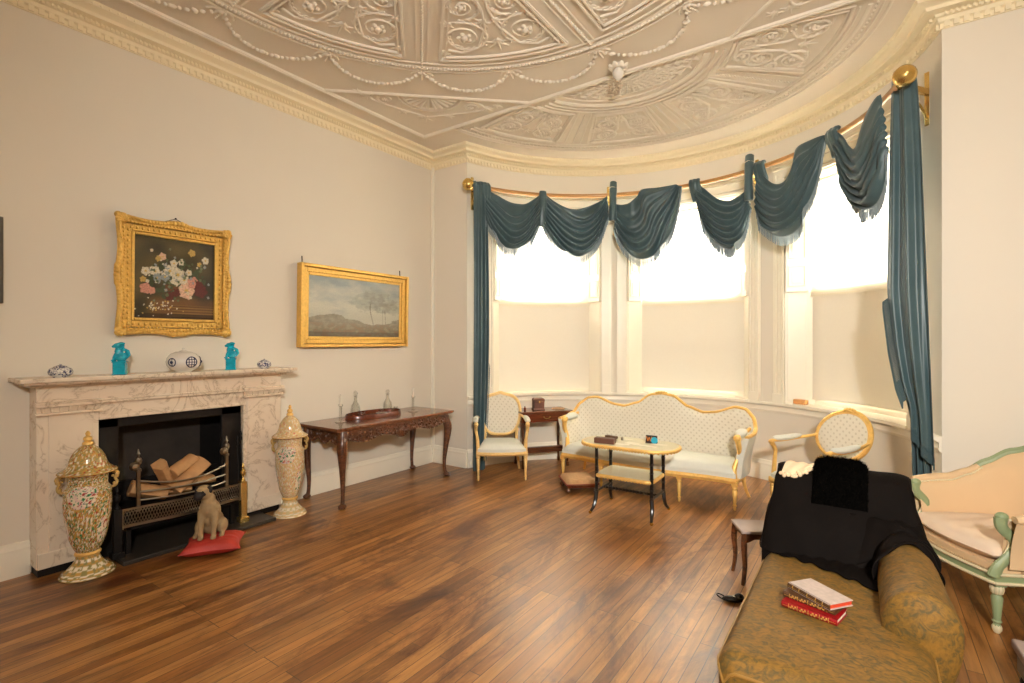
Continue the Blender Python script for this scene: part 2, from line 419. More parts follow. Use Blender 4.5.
# dado rail and sill band round the bow
dp = [(-.002, .765), (.012, .77), (.018, .79), (.014, .80), (.016, .835), (.035, .845), (.045, .855), (.045, .875), (-.002, .878)]
struct('trim_3', MB().sweep(arc, dp, side=-1), 'trim')

# ---- plasterwork of the ceiling
Zc = H
b = MB()
CC = Vector((-1.805, 1.804))
def bar(p, q, w_=.03, h=.022):
    h *= .72
    p = Vector(p); q = Vector(q); d = (q-p); L = d.length
    b.box(((p.x+q.x)/2, (p.y+q.y)/2, Zc-h/2+.002), (L, w_, h), math.atan2(d.y, d.x))
    b.box(((p.x+q.x)/2, (p.y+q.y)/2, Zc-h*.75), (L, w_*.45, h*.9), math.atan2(d.y, d.x))
def ring(c, r, a0, a1, w_=.03, h=.022, keep=None):
    n = max(4, int(abs(a1-a0)*r/6)); pr = []
    for i in range(n):
        t0, t1 = rad(lerp(a0, a1, i/n)), rad(lerp(a0, a1, (i+1)/n))
        p, q = (c[0]+r*cos(t0), c[1]+r*sin(t0)), (c[0]+r*cos(t1), c[1]+r*sin(t1))
        if keep and not (keep(p) and keep(q)): continue
        bar(p, q, w_, h)
def beads(p, q, s=.032, r=.012):
    p = Vector(p); q = Vector(q); n = int((q-p).length/s)
    for i in range(n): v = p.lerp(q, (i+.5)/n); b.ball((v.x, v.y, Zc-.006), (r, r, r), 6, 4)
def relief(pts, r): b.tube([(x, y, Zc-.002) for x, y in pts], r, 6, cap=False)
def spiral(c, R, a0, sgn, turns=1.9, w_=.010):
    pts = []
    for i in range(int(turns*16)+1):
        t = i/(turns*16); a = a0+sgn*t*turns*2*PI; r = R*(1-t)**.8+.012
        pts.append((c[0]+r*cos(a), c[1]+r*sin(a)))
    relief(pts, lambda t: w_*(1.05-.45*t))
    b.ball((c[0], c[1], Zc-.004), (R*.16, R*.16, .022), 8, 5)
    for k in range(5): a = k*2*PI/5; b.ball((c[0]+R*.24*cos(a), c[1]+R*.24*sin(a), Zc-.003), (R*.1, R*.1, .014), 6, 4)
    for k in range(16):                                                     # acanthus leaflets off the scroll
        a = a0+sgn*(k/16)*2*PI*.95; r = R*(1-(k/16)/turns)**.8; dx, dy = cos(a), sin(a); tx, ty = -dy*sgn, dx*sgn
        p = (c[0]+dx*r, c[1]+dy*r); s_ = R*(.34 if k % 2 else .24)
        relief([p, (p[0]+dx*s_*.35-tx*s_*.3, p[1]+dy*s_*.35-ty*s_*.3), (p[0]+dx*s_*.45-tx*s_*.85, p[1]+dy*s_*.45-ty*s_*.85)], lambda t: w_*(.95-.7*t))
        if k > 1: relief([p, (p[0]-dx*s_*.22-tx*s_*.3, p[1]-dy*s_*.22-ty*s_*.3), (p[0]-dx*s_*.25-tx*s_*.6, p[1]-dy*s_*.25-ty*s_*.6)], lambda t: w_*(.75-.5*t))
        if k % 3 == 1: b.ball((p[0]+dx*s_*.5-tx*s_*.9, p[1]+dy*s_*.5-ty*s_*.9, Zc-.002), (w_*.9, w_*.9, .010), 6, 4)
def sprig(p, ang, L, w_=.012):
    for k, (da, l) in enumerate(((0, 1), (.5, .8), (-.5, .8), (1.05, .6), (-1.05, .6))):
        a = ang+da; relief([p, (p[0]+cos(a-da*.3)*L*l*.55, p[1]+sin(a-da*.3)*L*l*.55), (p[0]+cos(a+da*.25)*L*l, p[1]+sin(a+da*.25)*L*l)], lambda t: w_*(1-.7*t))
# the square, its corners and the great circle
S0, S1, S2, S3 = (-4.20, -.60), (-4.20, 4.235), (.60, 4.235), (.60, -.60)
for p, q in ((S0, S1), (S1, S2), (S2, S3)): bar(p, q, .045, .03)
bar((-4.20, 2.90), (-2.74, 4.235), .03); bar((.60, 2.90), (-.88, 4.235), .03)
for r, w_ in ((1.97, .014), (1.845, .016)): ring(CC, r, -40, 230, w_, .012)
ring(CC, 1.91, -40, 230, .04, .008)
for i in range(0, 300):
    a = rad(-40+270*i/300); b.ball((CC.x+1.91*cos(a), CC.y+1.91*sin(a), Zc-.010), (.016, .011, .012), 6, 4)
for k in range(-1, 6):                                                      # ribs every 45 degrees
    a = rad(45*k); d = Vector((cos(a), sin(a))); nrm = Vector((-d.y, d.x))
    beads(CC+d*.45, CC+d*1.88)
    for s_ in (-.045, .045): bar(CC+d*.45+nrm*s_, CC+d*1.84+nrm*s_, .012, .010)
for k in range(-1, 5):                                                      # panels between the ribs
    a0, a1 = rad(45*k), rad(45*k+45); am = (a0+a1)/2
    def pt(r, side, off=.15):
        a = a0 if side == 0 else a1; d = Vector((cos(a), sin(a))); nn = Vector((-d.y, d.x))*(off if side == 0 else -off)
        return CC+d*math.sqrt(max(0, r*r-off*off))+nn
    for off, ro, ri, w_ in ((.15, 1.765, .62, .026), (.19, 1.72, .68, .012)):
        A, B_, A2, B2 = pt(ro, 0, off), pt(ro, 1, off), pt(ri, 0, off), pt(ri, 1, off)
        bar(A2, A, w_); bar(B2, B_, w_)
        t0 = math.degrees(math.atan2(A.y-CC.y, A.x-CC.x)); t1 = math.degrees(math.atan2(B_.y-CC.y, B_.x-CC.x))
        if t1 < t0: t1 += 360
        ring(CC, ro, t0, t1, w_)
        bar(A2, B2, w_)
    def loc(r, da): return (CC.x+r*cos(am+rad(da)), CC.y+r*sin(am+rad(da)))
    for s_ in (-1, 1):
        spiral(loc(1.46, 9.5*s_), .185, am+PI, s_, 2.0)
        spiral(loc(1.10, 8.2*s_), .13, am, -s_, 1.8)
        spiral(loc(.84, 6.0*s_), .075, am+PI, s_, 1.5, .010)
        relief([loc(.74, 0), loc(.95, 2*s_), loc(1.15, 1.2*s_), loc(1.35, 2.2*s_), loc(1.60, 6*s_), loc(1.66, 11*s_), loc(1.62, 15*s_)], .011)
        sprig(loc(1.64, 15.5*s_), am+s_*.9, .09); sprig(loc(1.28, 13*s_), am+s_*1.2, .10)
        sprig(loc(.98, 2*s_), am+s_*.7, .10); sprig(loc(1.25, 1.5*s_), am+s_*.6, .13)
    sprig(loc(1.50, 0), am, .17, .014); sprig(loc(.78, 0), am, .12)
for k in range(-2, 10):                                                     # festoons
    a0, a1 = 22.5*k, 22.5*(k+1); n = 24
    for i in range(n):
        t = (i+.5)/n; a = rad(lerp(a0, a1, t)); r = 1.95+.34*(4*t*(1-t))**.8
        s_ = 1 if i % 3 else 1.7
        b.ball((CC.x+r*cos(a), CC.y+r*sin(a), Zc-.004), (.018*s_, .013*s_, .018), 6, 4, Matrix.Rotation(a+PI/2+(.5 if i % 2 else -.5), 3, 'Z'))
    a = rad(a0); d = Vector((cos(a), sin(a))); t_ = Vector((-d.y, d.x)); p = CC+d*1.96
    for q in (-.9, -.3, .3, .9): relief([tuple(p), tuple(p+d*.06*cos(q)+t_*.09*sin(q)), tuple(p+d*.12*cos(q)+t_*.12*sin(q))], .009)
    beads(p+d*.02, p+d*.16, .022, .009)
# spandrel corner triangles with half rosette fans
for sx in (-1, 1):
    mid = Vector((-3.47, 3.57)) if sx < 0 else Vector((-.14, 3.57)); cr_ = Vector((-4.2 if sx < 0 else .6, 4.235)); d = (cr_-mid).normalized(); a0 = math.atan2(d.y, d.x)
    for r in (.27, .31): ring(mid, r, math.degrees(a0)-88, math.degrees(a0)+88, .014, .014)
    for k in range(11):
        a = a0+rad(-80+16*k); relief([(mid.x+.04*cos(a), mid.y+.04*sin(a)), (mid.x+.26*cos(a), mid.y+.26*sin(a))], lambda t: .006+.012*t)
    for s_ in (-1, 1):
        t_ = Vector((-d.y, d.x))*s_
        pts = [tuple(mid+t_*.34+d*.02), tuple(mid+t_*.50+d*.05), tuple(mid+t_*.56+d*.16), tuple(mid+t_*.42+d*.26), tuple(mid+t_*.26+d*.34), tuple(mid+d*.46)]
        relief(curve(pts, 16), .010); sprig(tuple(mid+t_*.56+d*.1), a0+s_*.9, .12)
    sprig(tuple(mid+d*.44), a0, .16)
    for s_ in (-1, 1):
        t_ = Vector((-d.y, d.x))*s_; spiral(tuple(mid+t_*.42+d*.15), .075, a0, s_, 1.5, .009); sprig(tuple(mid+t_*.22+d*.36), a0+s_*.5, .10); sprig(tuple(mid+t_*.64+d*.04), a0+s_*1.3, .10)
# the half dome fan over the bow
FC = (-1.80, 4.00); keep = lambda p: p[1] > 4.27
ring(FC, .70, 15, 165, .012, .012, keep)
for r, w_ in ((.80, .05), (.87, .02), (.93, .012)): ring(FC, r, 10, 170, w_, .02, keep)
for r, w_ in ((1.80, .014), (1.86, .03), (1.94, .014), (1.99, .02)): ring(FC, r, 5, 175, w_, .015, keep)
for i in range(110):
    a = rad(8+164*i/110); p = (FC[0]+1.90*cos(a), FC[1]+1.90*sin(a))
    if keep(p): b.ball((p[0], p[1], Zc-.006), .011, 5, 4)
FB = (-1.75, 4.28)
for k in range(15):                                                         # shell of leaves against the chord
    a = rad(8+164*k/14); L = .36+.0*cos(a)
    rr = 1/math.sqrt((cos(a)/.60)**2+(sin(a)/.33)**2)
    for j in range(7):
        t = .18+.78*j/6; q = (FB[0]+rr*t*cos(a), FB[1]+rr*t*sin(a))
        for s_ in (-1, 1):
            relief([q, (q[0]+.055*cos(a+s_*.9), q[1]+.055*sin(a+s_*.9))], lambda t: .017-.011*t)
    relief([(FB[0]+rr*.1*cos(a), FB[1]+rr*.1*sin(a)), (FB[0]+rr*cos(a), FB[1]+rr*sin(a))], .009)
for a0, a1 in ((10.5, 40), (52, 81), (93, 122), (134.5, 166)):
    am = rad((a0+a1)/2)
    F = lambda r, a: (FC[0]+r*cos(rad(a)), FC[1]+r*sin(rad(a)))
    for o_, w_ in ((0, .024), (1.4, .010)):
        l0 = .99+o_*.02; l1 = 1.76-o_*.02
        e0, e1 = a0+o_, a1-o_
        s0 = max(l0, .27/max(.05, sin(rad(e0)))) if a0 < 20 else l0
        s1 = max(l0, .27/max(.05, sin(rad(e1)))) if a1 > 160 else l0
        bar(F(s0, e0), F(l1, e0), w_); bar(F(s1, e1), F(l1, e1), w_)
        ring(FC, l1, e0, e1, w_); ring(FC, l0, e0, e1, w_, keep=keep)
    for s_ in (-1, 1):
        for rr, da, R in ((1.54, 8, .125), (1.26, 7, .105), (1.10, 5, .06), (1.40, 12, .05)):
            c = F(rr, math.degrees(am)+s_*da)
            if c[1] > 4.33: spiral(c, R, am+PI, s_*(1 if rr > 1.4 else -1), 1.7, .013)
        relief([F(1.05, math.degrees(am)), F(1.2, math.degrees(am)+2*s_), F(1.4, math.degrees(am)+s_*2.5), F(1.66, math.degrees(am)+s_*9), F(1.66, math.degrees(am)+s_*12.5)], .013)
        sprig(F(1.67, math.degrees(am)+s_*12), am+s_, .07, .009); sprig(F(1.38, math.degrees(am)+s_*11), am+s_, .08, .009)
    sprig(F(1.5, math.degrees(am)), am, .14, .011); sprig(F(1.15, math.degrees(am)), am, .1)
for am in (46, 87, 128):
    for o_ in (-3, 3): bar((FC[0]+.98*cos(rad(am+o_*1.3)), FC[1]+.98*sin(rad(am+o_*1.3))), (FC[0]+1.78*cos(rad(am+o_)), FC[1]+1.78*sin(rad(am+o_))), .014, .012)
    beads((FC[0]+1.0*cos(rad(am)), FC[1]+1.0*sin(rad(am))), (FC[0]+1.78*cos(rad(am)), FC[1]+1.78*sin(rad(am))), .03, .011)
struct('trim_4', b, 'plaster', smooth=50)

# ================================================================ the three windows
for k, (t0, t1) in enumerate(WIN):                    # t0 > t1 : left to right from the room
    R = thing('window_%d' % (k+1), '', '', (0, 0, 0)); del R['label']; del R['category']; R['kind'] = 'structure'
    dg = lambda m_, r=BR: math.degrees(m_/r)
    # architraves (reeded casing)
    b = MB()
    for s_, t in ((1, t0), (-1, t1)):
        w_ = .125 if (k, s_) != (2, -1) else .11
        a = t+s_*dg(w_)
        pbox(b, t, a, BR-.018, BR+.01, SILL, HEAD+.10)
        for q, (u, v_, h) in enumerate(((0, .018, .032), (.03, .05, .026), (.058, .078, .026), (.088, .118, .036))):
            pbox(b, t+s_*dg(u), t+s_*dg(v_), BR-h, BR, SILL+.12, HEAD+.08)
        pbox(b, t, t+s_*dg(.125), BR-.042, BR, SILL, SILL+.12)
    for z0, z1, h in ((HEAD, HEAD+.03, .03), (HEAD+.045, HEAD+.075, .026), (HEAD+.075, HEAD+.13, .018), (HEAD+.13, HEAD+.16, .05), (HEAD+.16, HEAD+.19, .07)):
        pbox(b, t0+dg(.125), t1-dg(.11), BR-h, BR, z0, z1)
    obj('casing', b, 'trim', R)
    # splayed jamb linings: the reveals narrow towards the glass
    DEL, DL = 4.4, {1: 5.5, -1: 4.4}
    def sboard(mb, t, s_, a0, a1, o0, o1, z0, z1):
        A, B_ = Vector(bow(t, BR-.002)), Vector(bow(t-s_*DL[s_], 2.52)); d = (B_-A).normalized(); n_ = Vector((-d.y, d.x, 0))
        if n_.dot(Vector(bow((t0+t1)/2, 2.4))-A) < 0: n_ = -n_
        P = [A+d*a0+n_*o0, A+d*a1+n_*o0, A+d*a1+n_*o1, A+d*a0+n_*o1]
        mb.add([(p.x, p.y, z) for z in (z0, z1) for p in P], [(3,2,1,0),(4,5,6,7),(0,1,5,4),(1,2,6,5),(2,3,7,6),(3,0,4,7)])
    LN = (Vector(bow(t0, BR-.002))-Vector(bow(t0-DEL, 2.52))).length
    b = MB()
    for s_, t in ((1, t0), (-1, t1)): sboard(b, t, s_, 0, LN, -.02, .004, SILL, HEAD)
    pbox(b, t0, t1, BR+.005, RO-.02, HEAD-.014, HEAD+.002)
    obj('jamb_lining', b, 'trim', R)
    for s_, t in ((1, t0), (-1, t1)):
        sh = MB(); sboard(sh, t, s_, .005, .215, .004, .040, 2.09, HEAD-.02)
        o = obj('shutter', sh, 'trim', R, bevel=.003)
        pn = MB()
        for z0, z1 in ((2.15, 2.37), (2.45, 3.22)):
            sboard(pn, t, s_, .028, .040, .038, .050, z0, z1); sboard(pn, t, s_, .180, .192, .038, .050, z0, z1)
            sboard(pn, t, s_, .028, .192, .038, .050, z0, z0+.012); sboard(pn, t, s_, .028, .192, .038, .050, z1-.012, z1)
            sboard(pn, t, s_, .062, .158, .038, .047, z0+.034, z1-.034)
        obj('shutter_panel', pn, 'trim', o, bevel=.003)
        lp = MB(); sboard(lp, t, s_, .02, .20, .002, .012, SILL+.05, 2.06); obj('lower_reveal_panel', lp, 'trim', R, bevel=.004)
    # sashes and panes
    for nm, z0, z1, r in (('upper_sash', 2.08, HEAD-.014, 2.53), ('lower_sash', SILL+.02, 2.13, 2.49)):
        s_ = MB(); a, c = t0-.1, t1+.1; st = 5.5+dg(.04)
        pbox(s_, a, a-st, r, r+.035, z0, z1, 3); pbox(s_, c+st, c, r, r+.035, z0, z1, 3)
        pbox(s_, a, c, r, r+.035, z0, z0+.06); pbox(s_, a, c, r, r+.035, z1-.05, z1)
        for q in (1/3, 2/3): m_ = lerp(a-DEL, c+DEL, q); pbox(s_, m_+.3, m_-.3, r+.008, r+.028, z0, z1, 1)
        for q in (.5,): z = lerp(z0, z1, q); pbox(s_, a, c, r+.008, r+.028, z-.012, z+.012)
        o = obj(nm, s_, 'trim', R)
        g = MB(); pbox(g, a-st+.3, c+st-.3, r+.015, r+.019, z0+.01, z1-.01); obj('pane', g, 'pane', o)
    b = MB(); pbox(b, t0+.3, t1-.3, BR-.055, RO-.02, SILL-.005, SILL+.022); obj('sill_board', b, 'trim', R)
    # blinds
    where = ('the left window', 'the middle window behind the sofa', 'the right window')[k]
    a, c = t0-DL[1]*.82, t1+DEL*.82
    b = MB(); pbox(b, a, c, 2.455, 2.458, 2.04, HEAD-.03)
    o = tag(obj('roller_blind', b, 'blind_up', smooth=60), 'bright white roller blind drawn over the upper half of '+where, 'blind')
    b = MB(); b.tube([bow(lerp(a, c, i/8), 2.455, HEAD-.045) for i in range(9)], .016, 8); obj('roller', b, 'trim', o)
    b = MB(); pbox(b, a, c, 2.450, 2.460, 2.03, 2.05); obj('hem_bar', b, 'trim', o)
    rg = MB(); q = bow((t0+t1)/2, 2.44, 2.012); rg.tube([(q[0]+.018*cos(x)*sin(rad((t0+t1)/2)), q[1]-.018*cos(x)*cos(rad((t0+t1)/2)), q[2]+.018*sin(x)) for x in [i*PI/8 for i in range(16)]], .003, 6, closed=True); obj('pull_ring', rg, 'trim', o)
    zb = .90 if k == 0 else .935
    b = MB(); pbox(b, a, c, 2.475, 2.478, zb, 2.09)
    o = tag(obj('lower_blind', b, 'blind_low', smooth=60), 'cream blind covering the lower half of '+where, 'blind')
    b = MB(); pbox(b, a, c, 2.470, 2.482, zb, zb+.016); obj('hem_bar', b, 'trim', o)

# ================================================================ curtain pole and drapery
PC, PR, PZ = (-1.86, 4.12), 2.12, 3.435
def pol(th, r, z): a = rad(th); return Vector((PC[0]+r*cos(a), PC[1]+r*sin(a), z))
R = thing('curtain_pole', 'long curved wooden curtain pole with brass ends following the bow above the three windows', 'curtain pole')
b = MB(); b.tube([pol(lerp(162.5, 13.8, i/60), PR, PZ) for i in range(61)], .026, 12); obj('pole', b, flat('reddish_wood_pole', (190, 140, 84), .3, var=.12, scale=6, coat=.3), R)
for th, s_ in ((162.5, 1), (13.8, -1)):
    p = pol(th, PR, PZ); d = (pol(th+s_*1, PR, PZ)-p).normalized()
    b = MB(); b.lathe([(.0, 0), (.030, .0), (.034, .012), (.024, .022), (.024, .03), (.042, .038), (.066, .055), (.074, .085), (.068, .115), (.045, .14), (.018, .150), (.018, .158), (0, .162)], 20, p, ax=d)
    obj('finial', b, 'brass', R, smooth=50)
for th in (161.2, 114.0, 67.5, 14.8):
    p = pol(th, PR, PZ)
    b = MB(); nr = (p-Vector((*PC, PZ))).normalized(); wl = p+nr*(.12 if th > 20 else .075)
    # plate on the wall, straight arm and scrolled brace below
    an = math.atan2(nr.y, nr.x)
    if th < 20: wl = Vector((.372, 4.915, PZ)); nr = (wl-p).normalized(); an = math.atan2(nr.y, nr.x)
    b.box((wl.x, wl.y, PZ-.06), (.014, .035, .40), an)
    b.box(((p.x+wl.x)/2, (p.y+wl.y)/2, PZ-.01), ((wl-p).length, .03, .045), an)
    b.tube([p.lerp(wl, t)+Vector((0, 0, -.02-.19*t**2)) for t in [i/8 for i in range(9)]], .010, 6)
    b.tube([p+Vector((.028*cos(a)*nr.x, .028*cos(a)*nr.y, .028*sin(a))) for a in [i*PI/8 for i in range(16)]], .008, 6, closed=True)
    obj('bracket', b, 'brass', R, bevel=.002)

def swag(label, top, bot, seed, nf=6, amp=.058, fr=.10, group='teal swags over the curtain pole'):
    rnd = random.Random(seed); ph = rnd.random()*6; NU, NV = 40, 46
    tops = curve(top, 60); bots = curve(bot, 60)
    def P(u, v, extra=0):
        a = interp(top, u); c = interp(bot, u)
        th = lerp(a[0], c[0], v)
        z = lerp(a[1], c[1], v**(.85))-extra
        e = (4*u*(1-u))**.5
        q = v*nf+.5*sin(2.2*PI*u+ph)*(.3+.5*v)+.25*sin(5*u+ph*2)
        w_ = abs(math.modf(q)[0]-.5)*2; w_ = w_**1.6
        d = amp*(.35+.9*e)*w_*(.5+.7*v)+.020*noise.noise(Vector((u*5+seed, v*7, seed)))+.05*e*sin(PI*v*.9)
        return pol(th, PR-.030-d, z+.012*w_*e)
    b = MB(); b.grid(lambda u, v: P(u, v), NU, NV)
    o = tag(obj('curtain_swag', b, 'teal', smooth=180, solid=.004), label, 'curtain', group)
    f = MB(); n = 84
    for i in range(n):
        u = (i+.5)/n; p = P(u, 1); q = P(min(1, u+.006), 1); L = fr*(.35+.65*(4*u*(1-u))**.5)
        t = (q-p)*.4; m_ = Vector((rnd.uniform(-.004, .004), rnd.uniform(-.004, .004), -L))
        f.tube([p, p+m_*.5, p+m_], [.0052, .0062, .0040], 4, cap=False)
    f.tube([P(i/50, 1) for i in range(51)], .006, 6)
    f = obj('fringe', f, 'fringe', o); f['kind'] = 'stuff'
    return o
SW = {
'S1':([(160.9, 3.43), (154.9, 3.335), (149.3, 3.237), (144.8, 3.253), (140.7, 3.354), (137.6, 3.451)],[(159.6, 3.107), (156.6, 2.89), (151.9, 2.74), (147.8, 2.715), (143.3, 2.79), (140.4, 2.92), (138.0, 3.09)]),
'S2':([(136.6, 3.455), (132.4, 3.333), (126.7, 3.234), (121.8, 3.234), (117.6, 3.307), (114.4, 3.42)],[(137.6, 3.081), (134.9, 2.90), (130.3, 2.715), (124.6, 2.645), (119.7, 2.74), (116.2, 2.92), (113.6, 3.19)]),
'S3':([(111.4, 3.30), (109.3, 3.266), (106.6, 3.27), (104.2, 3.351), (102.6, 3.457), (97, 3.462), (91, 3.462)],[(112.1, 2.98), (109.3, 2.76), (103.9, 2.60), (98.2, 2.63), (93.9, 2.80), (90.9, 3.06), (89.3, 3.43)]),
'S4':([(86.0, 3.46), (81.7, 3.335), (77.5, 3.195), (73.6, 3.143), (70.4, 3.16), (68.2, 3.20)],[(84.0, 3.17), (81.6, 2.91), (78.2, 2.71), (73.9, 2.60), (70.4, 2.63), (68.1, 2.76), (66.5, 3.0)]),
'S5':([(65.4, 3.451), (62.7, 3.33), (59.4, 3.201), (56.2, 3.187), (53.6, 3.3), (51.6, 3.455), (46, 3.462), (42, 3.462)],[(65.2, 2.98), (62.0, 2.76), (56.5, 2.63), (50.3, 2.67), (46.3, 2.85), (43.6, 3.12), (41.1, 3.43)]),
'S6':([(40.3, 3.47), (36.6, 3.393), (33.7, 3.246), (30.7, 3.187), (26.7, 3.312), (20.4, 3.462)],[(36.0, 3.20), (33.9, 2.96), (31.4, 2.77), (26.7, 2.62), (21.6, 2.61), (18.3, 2.75), (17.0, 2.98)]),
}
LB = {'S1': 'teal silk swag looped at the far left end of the curtain pole', 'S2': 'teal swag on the left window, between the narrow fall and the left rolled tie',
 'S3': 'teal swag just right of the left rolled tie, spread over the pole like a handkerchief', 'S4': 'narrow teal swag over the middle window, just left of the right rolled tie',
 'S5': 'large teal swag just right of the right rolled tie, sweeping up to the pole', 'S6': 'teal silk swag at the right-hand end, just left of the long curtain'}
for i, k in enumerate(SW): swag(LB[k], *SW[k], 3+i*2.3, nf=(6, 7, 5, 7, 6, 7)[i])
for th, k in ((159.5, 'first'), (85.2, 'fourth'), (64.0, 'fifth'), (39.3, 'last')):
    b = MB()
    for j in range(5):
        a = j*1.25; b.tube([pol(th+1.3*sin(a)-t*1.2, PR+.03*cos(PI*min(1, t*3))-.045*sin(PI*min(1, .3+t))-.01*cos(a), 3.47+.012*sin(PI*t*2)-.30*max(0, t-.15)) for t in [i/10 for i in range(11)]], lambda t: .018*(.9+.5*sin(PI*t)), 8)
    sw_ = [o for o in bpy.data.objects if o.name.startswith('curtain_swag')][{'first': 0, 'fourth': 3, 'fifth': 4, 'last': 5}[k]]
    obj('gather', b, 'teal', sw_, remesh=.009)
# knot between the first two swags
b = MB()
for j in range(7):
    a = j*.9; b.tube([pol(137.2+.9*sin(a)+t*.3, PR-.035-.018*cos(a)-.02*sin(PI*t), lerp(3.475, 3.02, t)) for t in [i/10 for i in range(11)]], lambda t: .020*(.8+.5*sin(PI*t)), 8)
tag(obj('curtain_knot', b, 'teal', remesh=.009), 'teal silk gathered in a narrow fall between the two left-hand swags', 'curtain')
for th, lab in ((112.4, 'upright rolled teal silk tie on the pole between the left and middle windows'), (66.6, 'upright rolled teal silk tie on the pole between the middle and right windows')):
    b = MB(); b.tube([pol(th+.3*(t-.5), PR-.075-.012*sin(PI*t), lerp(3.57, 3.09, t)) for t in [i/10 for i in range(11)]], lambda t: .044*(1+.06*sin(9*t)), 16)
    b.ball(pol(th, PR-.072, 3.57), (.040, .040, .022), 12, 8)
    o = tag(obj('curtain_tie', b, 'teal', smooth=60), lab, 'curtain', 'rolled ties on the curtain pole')
    b = MB(); c = pol(th, PR-.078, 3.50); b.tube([(c.x+.047*cos(a), c.y+.047*sin(a), c.z+.004*sin(3*a)) for a in [i*PI/10 for i in range(20)]], .004, 6, closed=True)
    obj('cord', b, 'paper', o, label='white cord')

def tail(name, label, L, Rr, z0, z1, nf, amp, group=None, fr_from=None):
    """L(z), Rr(z): (x, y) of the two edges; folds between"""
    def P(u, v):
        z = lerp(z0, z1, v); a = Vector(L(z)); c = Vector(Rr(z)); p = a.lerp(c, u); d = (c-a).normalized(); n_ = Vector((d.y, -d.x))
        q = amp*(sin(2*PI*nf*u+.6*sin(v*3))+.35*sin(2*PI*nf*2.3*u+2+v*2))*(.5+.5*min(1, v*5)) 
        p = p+n_*(q+.02*sin(PI*u)); return (p.x, p.y, z+.05*(1-v)*0)
    b = MB(); b.grid(P, 60, 60)
    return b, P
# left tail: hangs from the left end of the pole to the floor
e0 = pol(163.2, PR-.05, 0); e1 = pol(158.4, PR-.05, 0)
def Lf(z): return (e0.x-.005, e0.y-.02)
def Rf(z): t = 1-z/3.4; k = lerp(1.0, .84, sm((t-.5)*2)); return tuple(Vector((e0.x, e0.y-.02)).lerp(Vector((e1.x, e1.y)), k*(1+.12*sin(PI*t))))
b, P_ = tail('t', '', Lf, Rf, 3.47, .012, 3, .022)
o = tag(obj('long_curtain', b, 'teal', smooth=180, solid=.004), 'long teal curtain tail hanging to the floor at the left end of the pole', 'curtain')
f = MB()
for j in range(46):
    v = .63+.33*j/46; p = Vector(P_(1, v)); f.tube([p, p+Vector((.02, .0, -.035)), p+Vector((.012, 0, -.07))], .003, 4, cap=False)
f = obj('fringe', f, M['teal'], o); f['kind'] = 'stuff'
# right tail: two layers
def Lr(z):
    pts = [(3.46, (.155, 4.79)), (1.95, (.130, 4.765)), (1.85, (.135, 4.76)), (1.53, (.165, 4.74)), (1.21, (.215, 4.71)), (.98, (.255, 4.69)), (.6, (.262, 4.68)), (0, (.27, 4.67))]
    for (za, a), (zb_, c) in zip(pts, pts[1:]):
        if z >= zb_: t = (za-z)/(za-zb_); return (lerp(a[0], c[0], t), lerp(a[1], c[1], t))
    return pts[-1][1]
def Rq(z): t = max(0, (3.46-z)/3.46); return (lerp(.285, .405, t**.7), lerp(4.655, 4.62, t**.7))
bt, Pt = tail('t', '', Lr, Rq, 3.50, .72, 2, .020)
def hem(u, v):
    p = Pt(u, v); 
    return (p[0], p[1]-.03, lerp(p[2], p[2]+.22*(1-u)*1.0, max(0, v-.80)/.2))
b = MB(); b.grid(hem, 60, 60)
o = tag(obj('long_curtain', b, 'teal', smooth=180, solid=.004), 'long teal curtain tail hanging at the right end of the pole', 'curtain')
f = MB()
for j in range(70):
    v = .585+.30*j/70; p = Vector(hem(0, v)); f.tube([p, p+Vector((-.030, -.012, -.025)), p+Vector((-.030, -.010, -.075))], .005, 4, cap=False)
for j in range(60):
    p = Vector(hem((j+.5)/60, 1)); f.tube([p, p+Vector((0, -.004, -.035)), p+Vector((0, 0, -.065))], .004, 4, cap=False)
f = obj('fringe', f, M['teal'], o); f['kind'] = 'stuff'
def Lb(z): a = Lr(z); return (a[0]+.01, a[1]+.03)
def Rb(z): a = Rq(z); return (a[0]-.01, a[1]+.05)
b, P_ = tail('t', '', Lb, Rb, 3.44, .015, 3, .018); obj('under_layer', b, M['teal'], o, smooth=180, solid=.004)

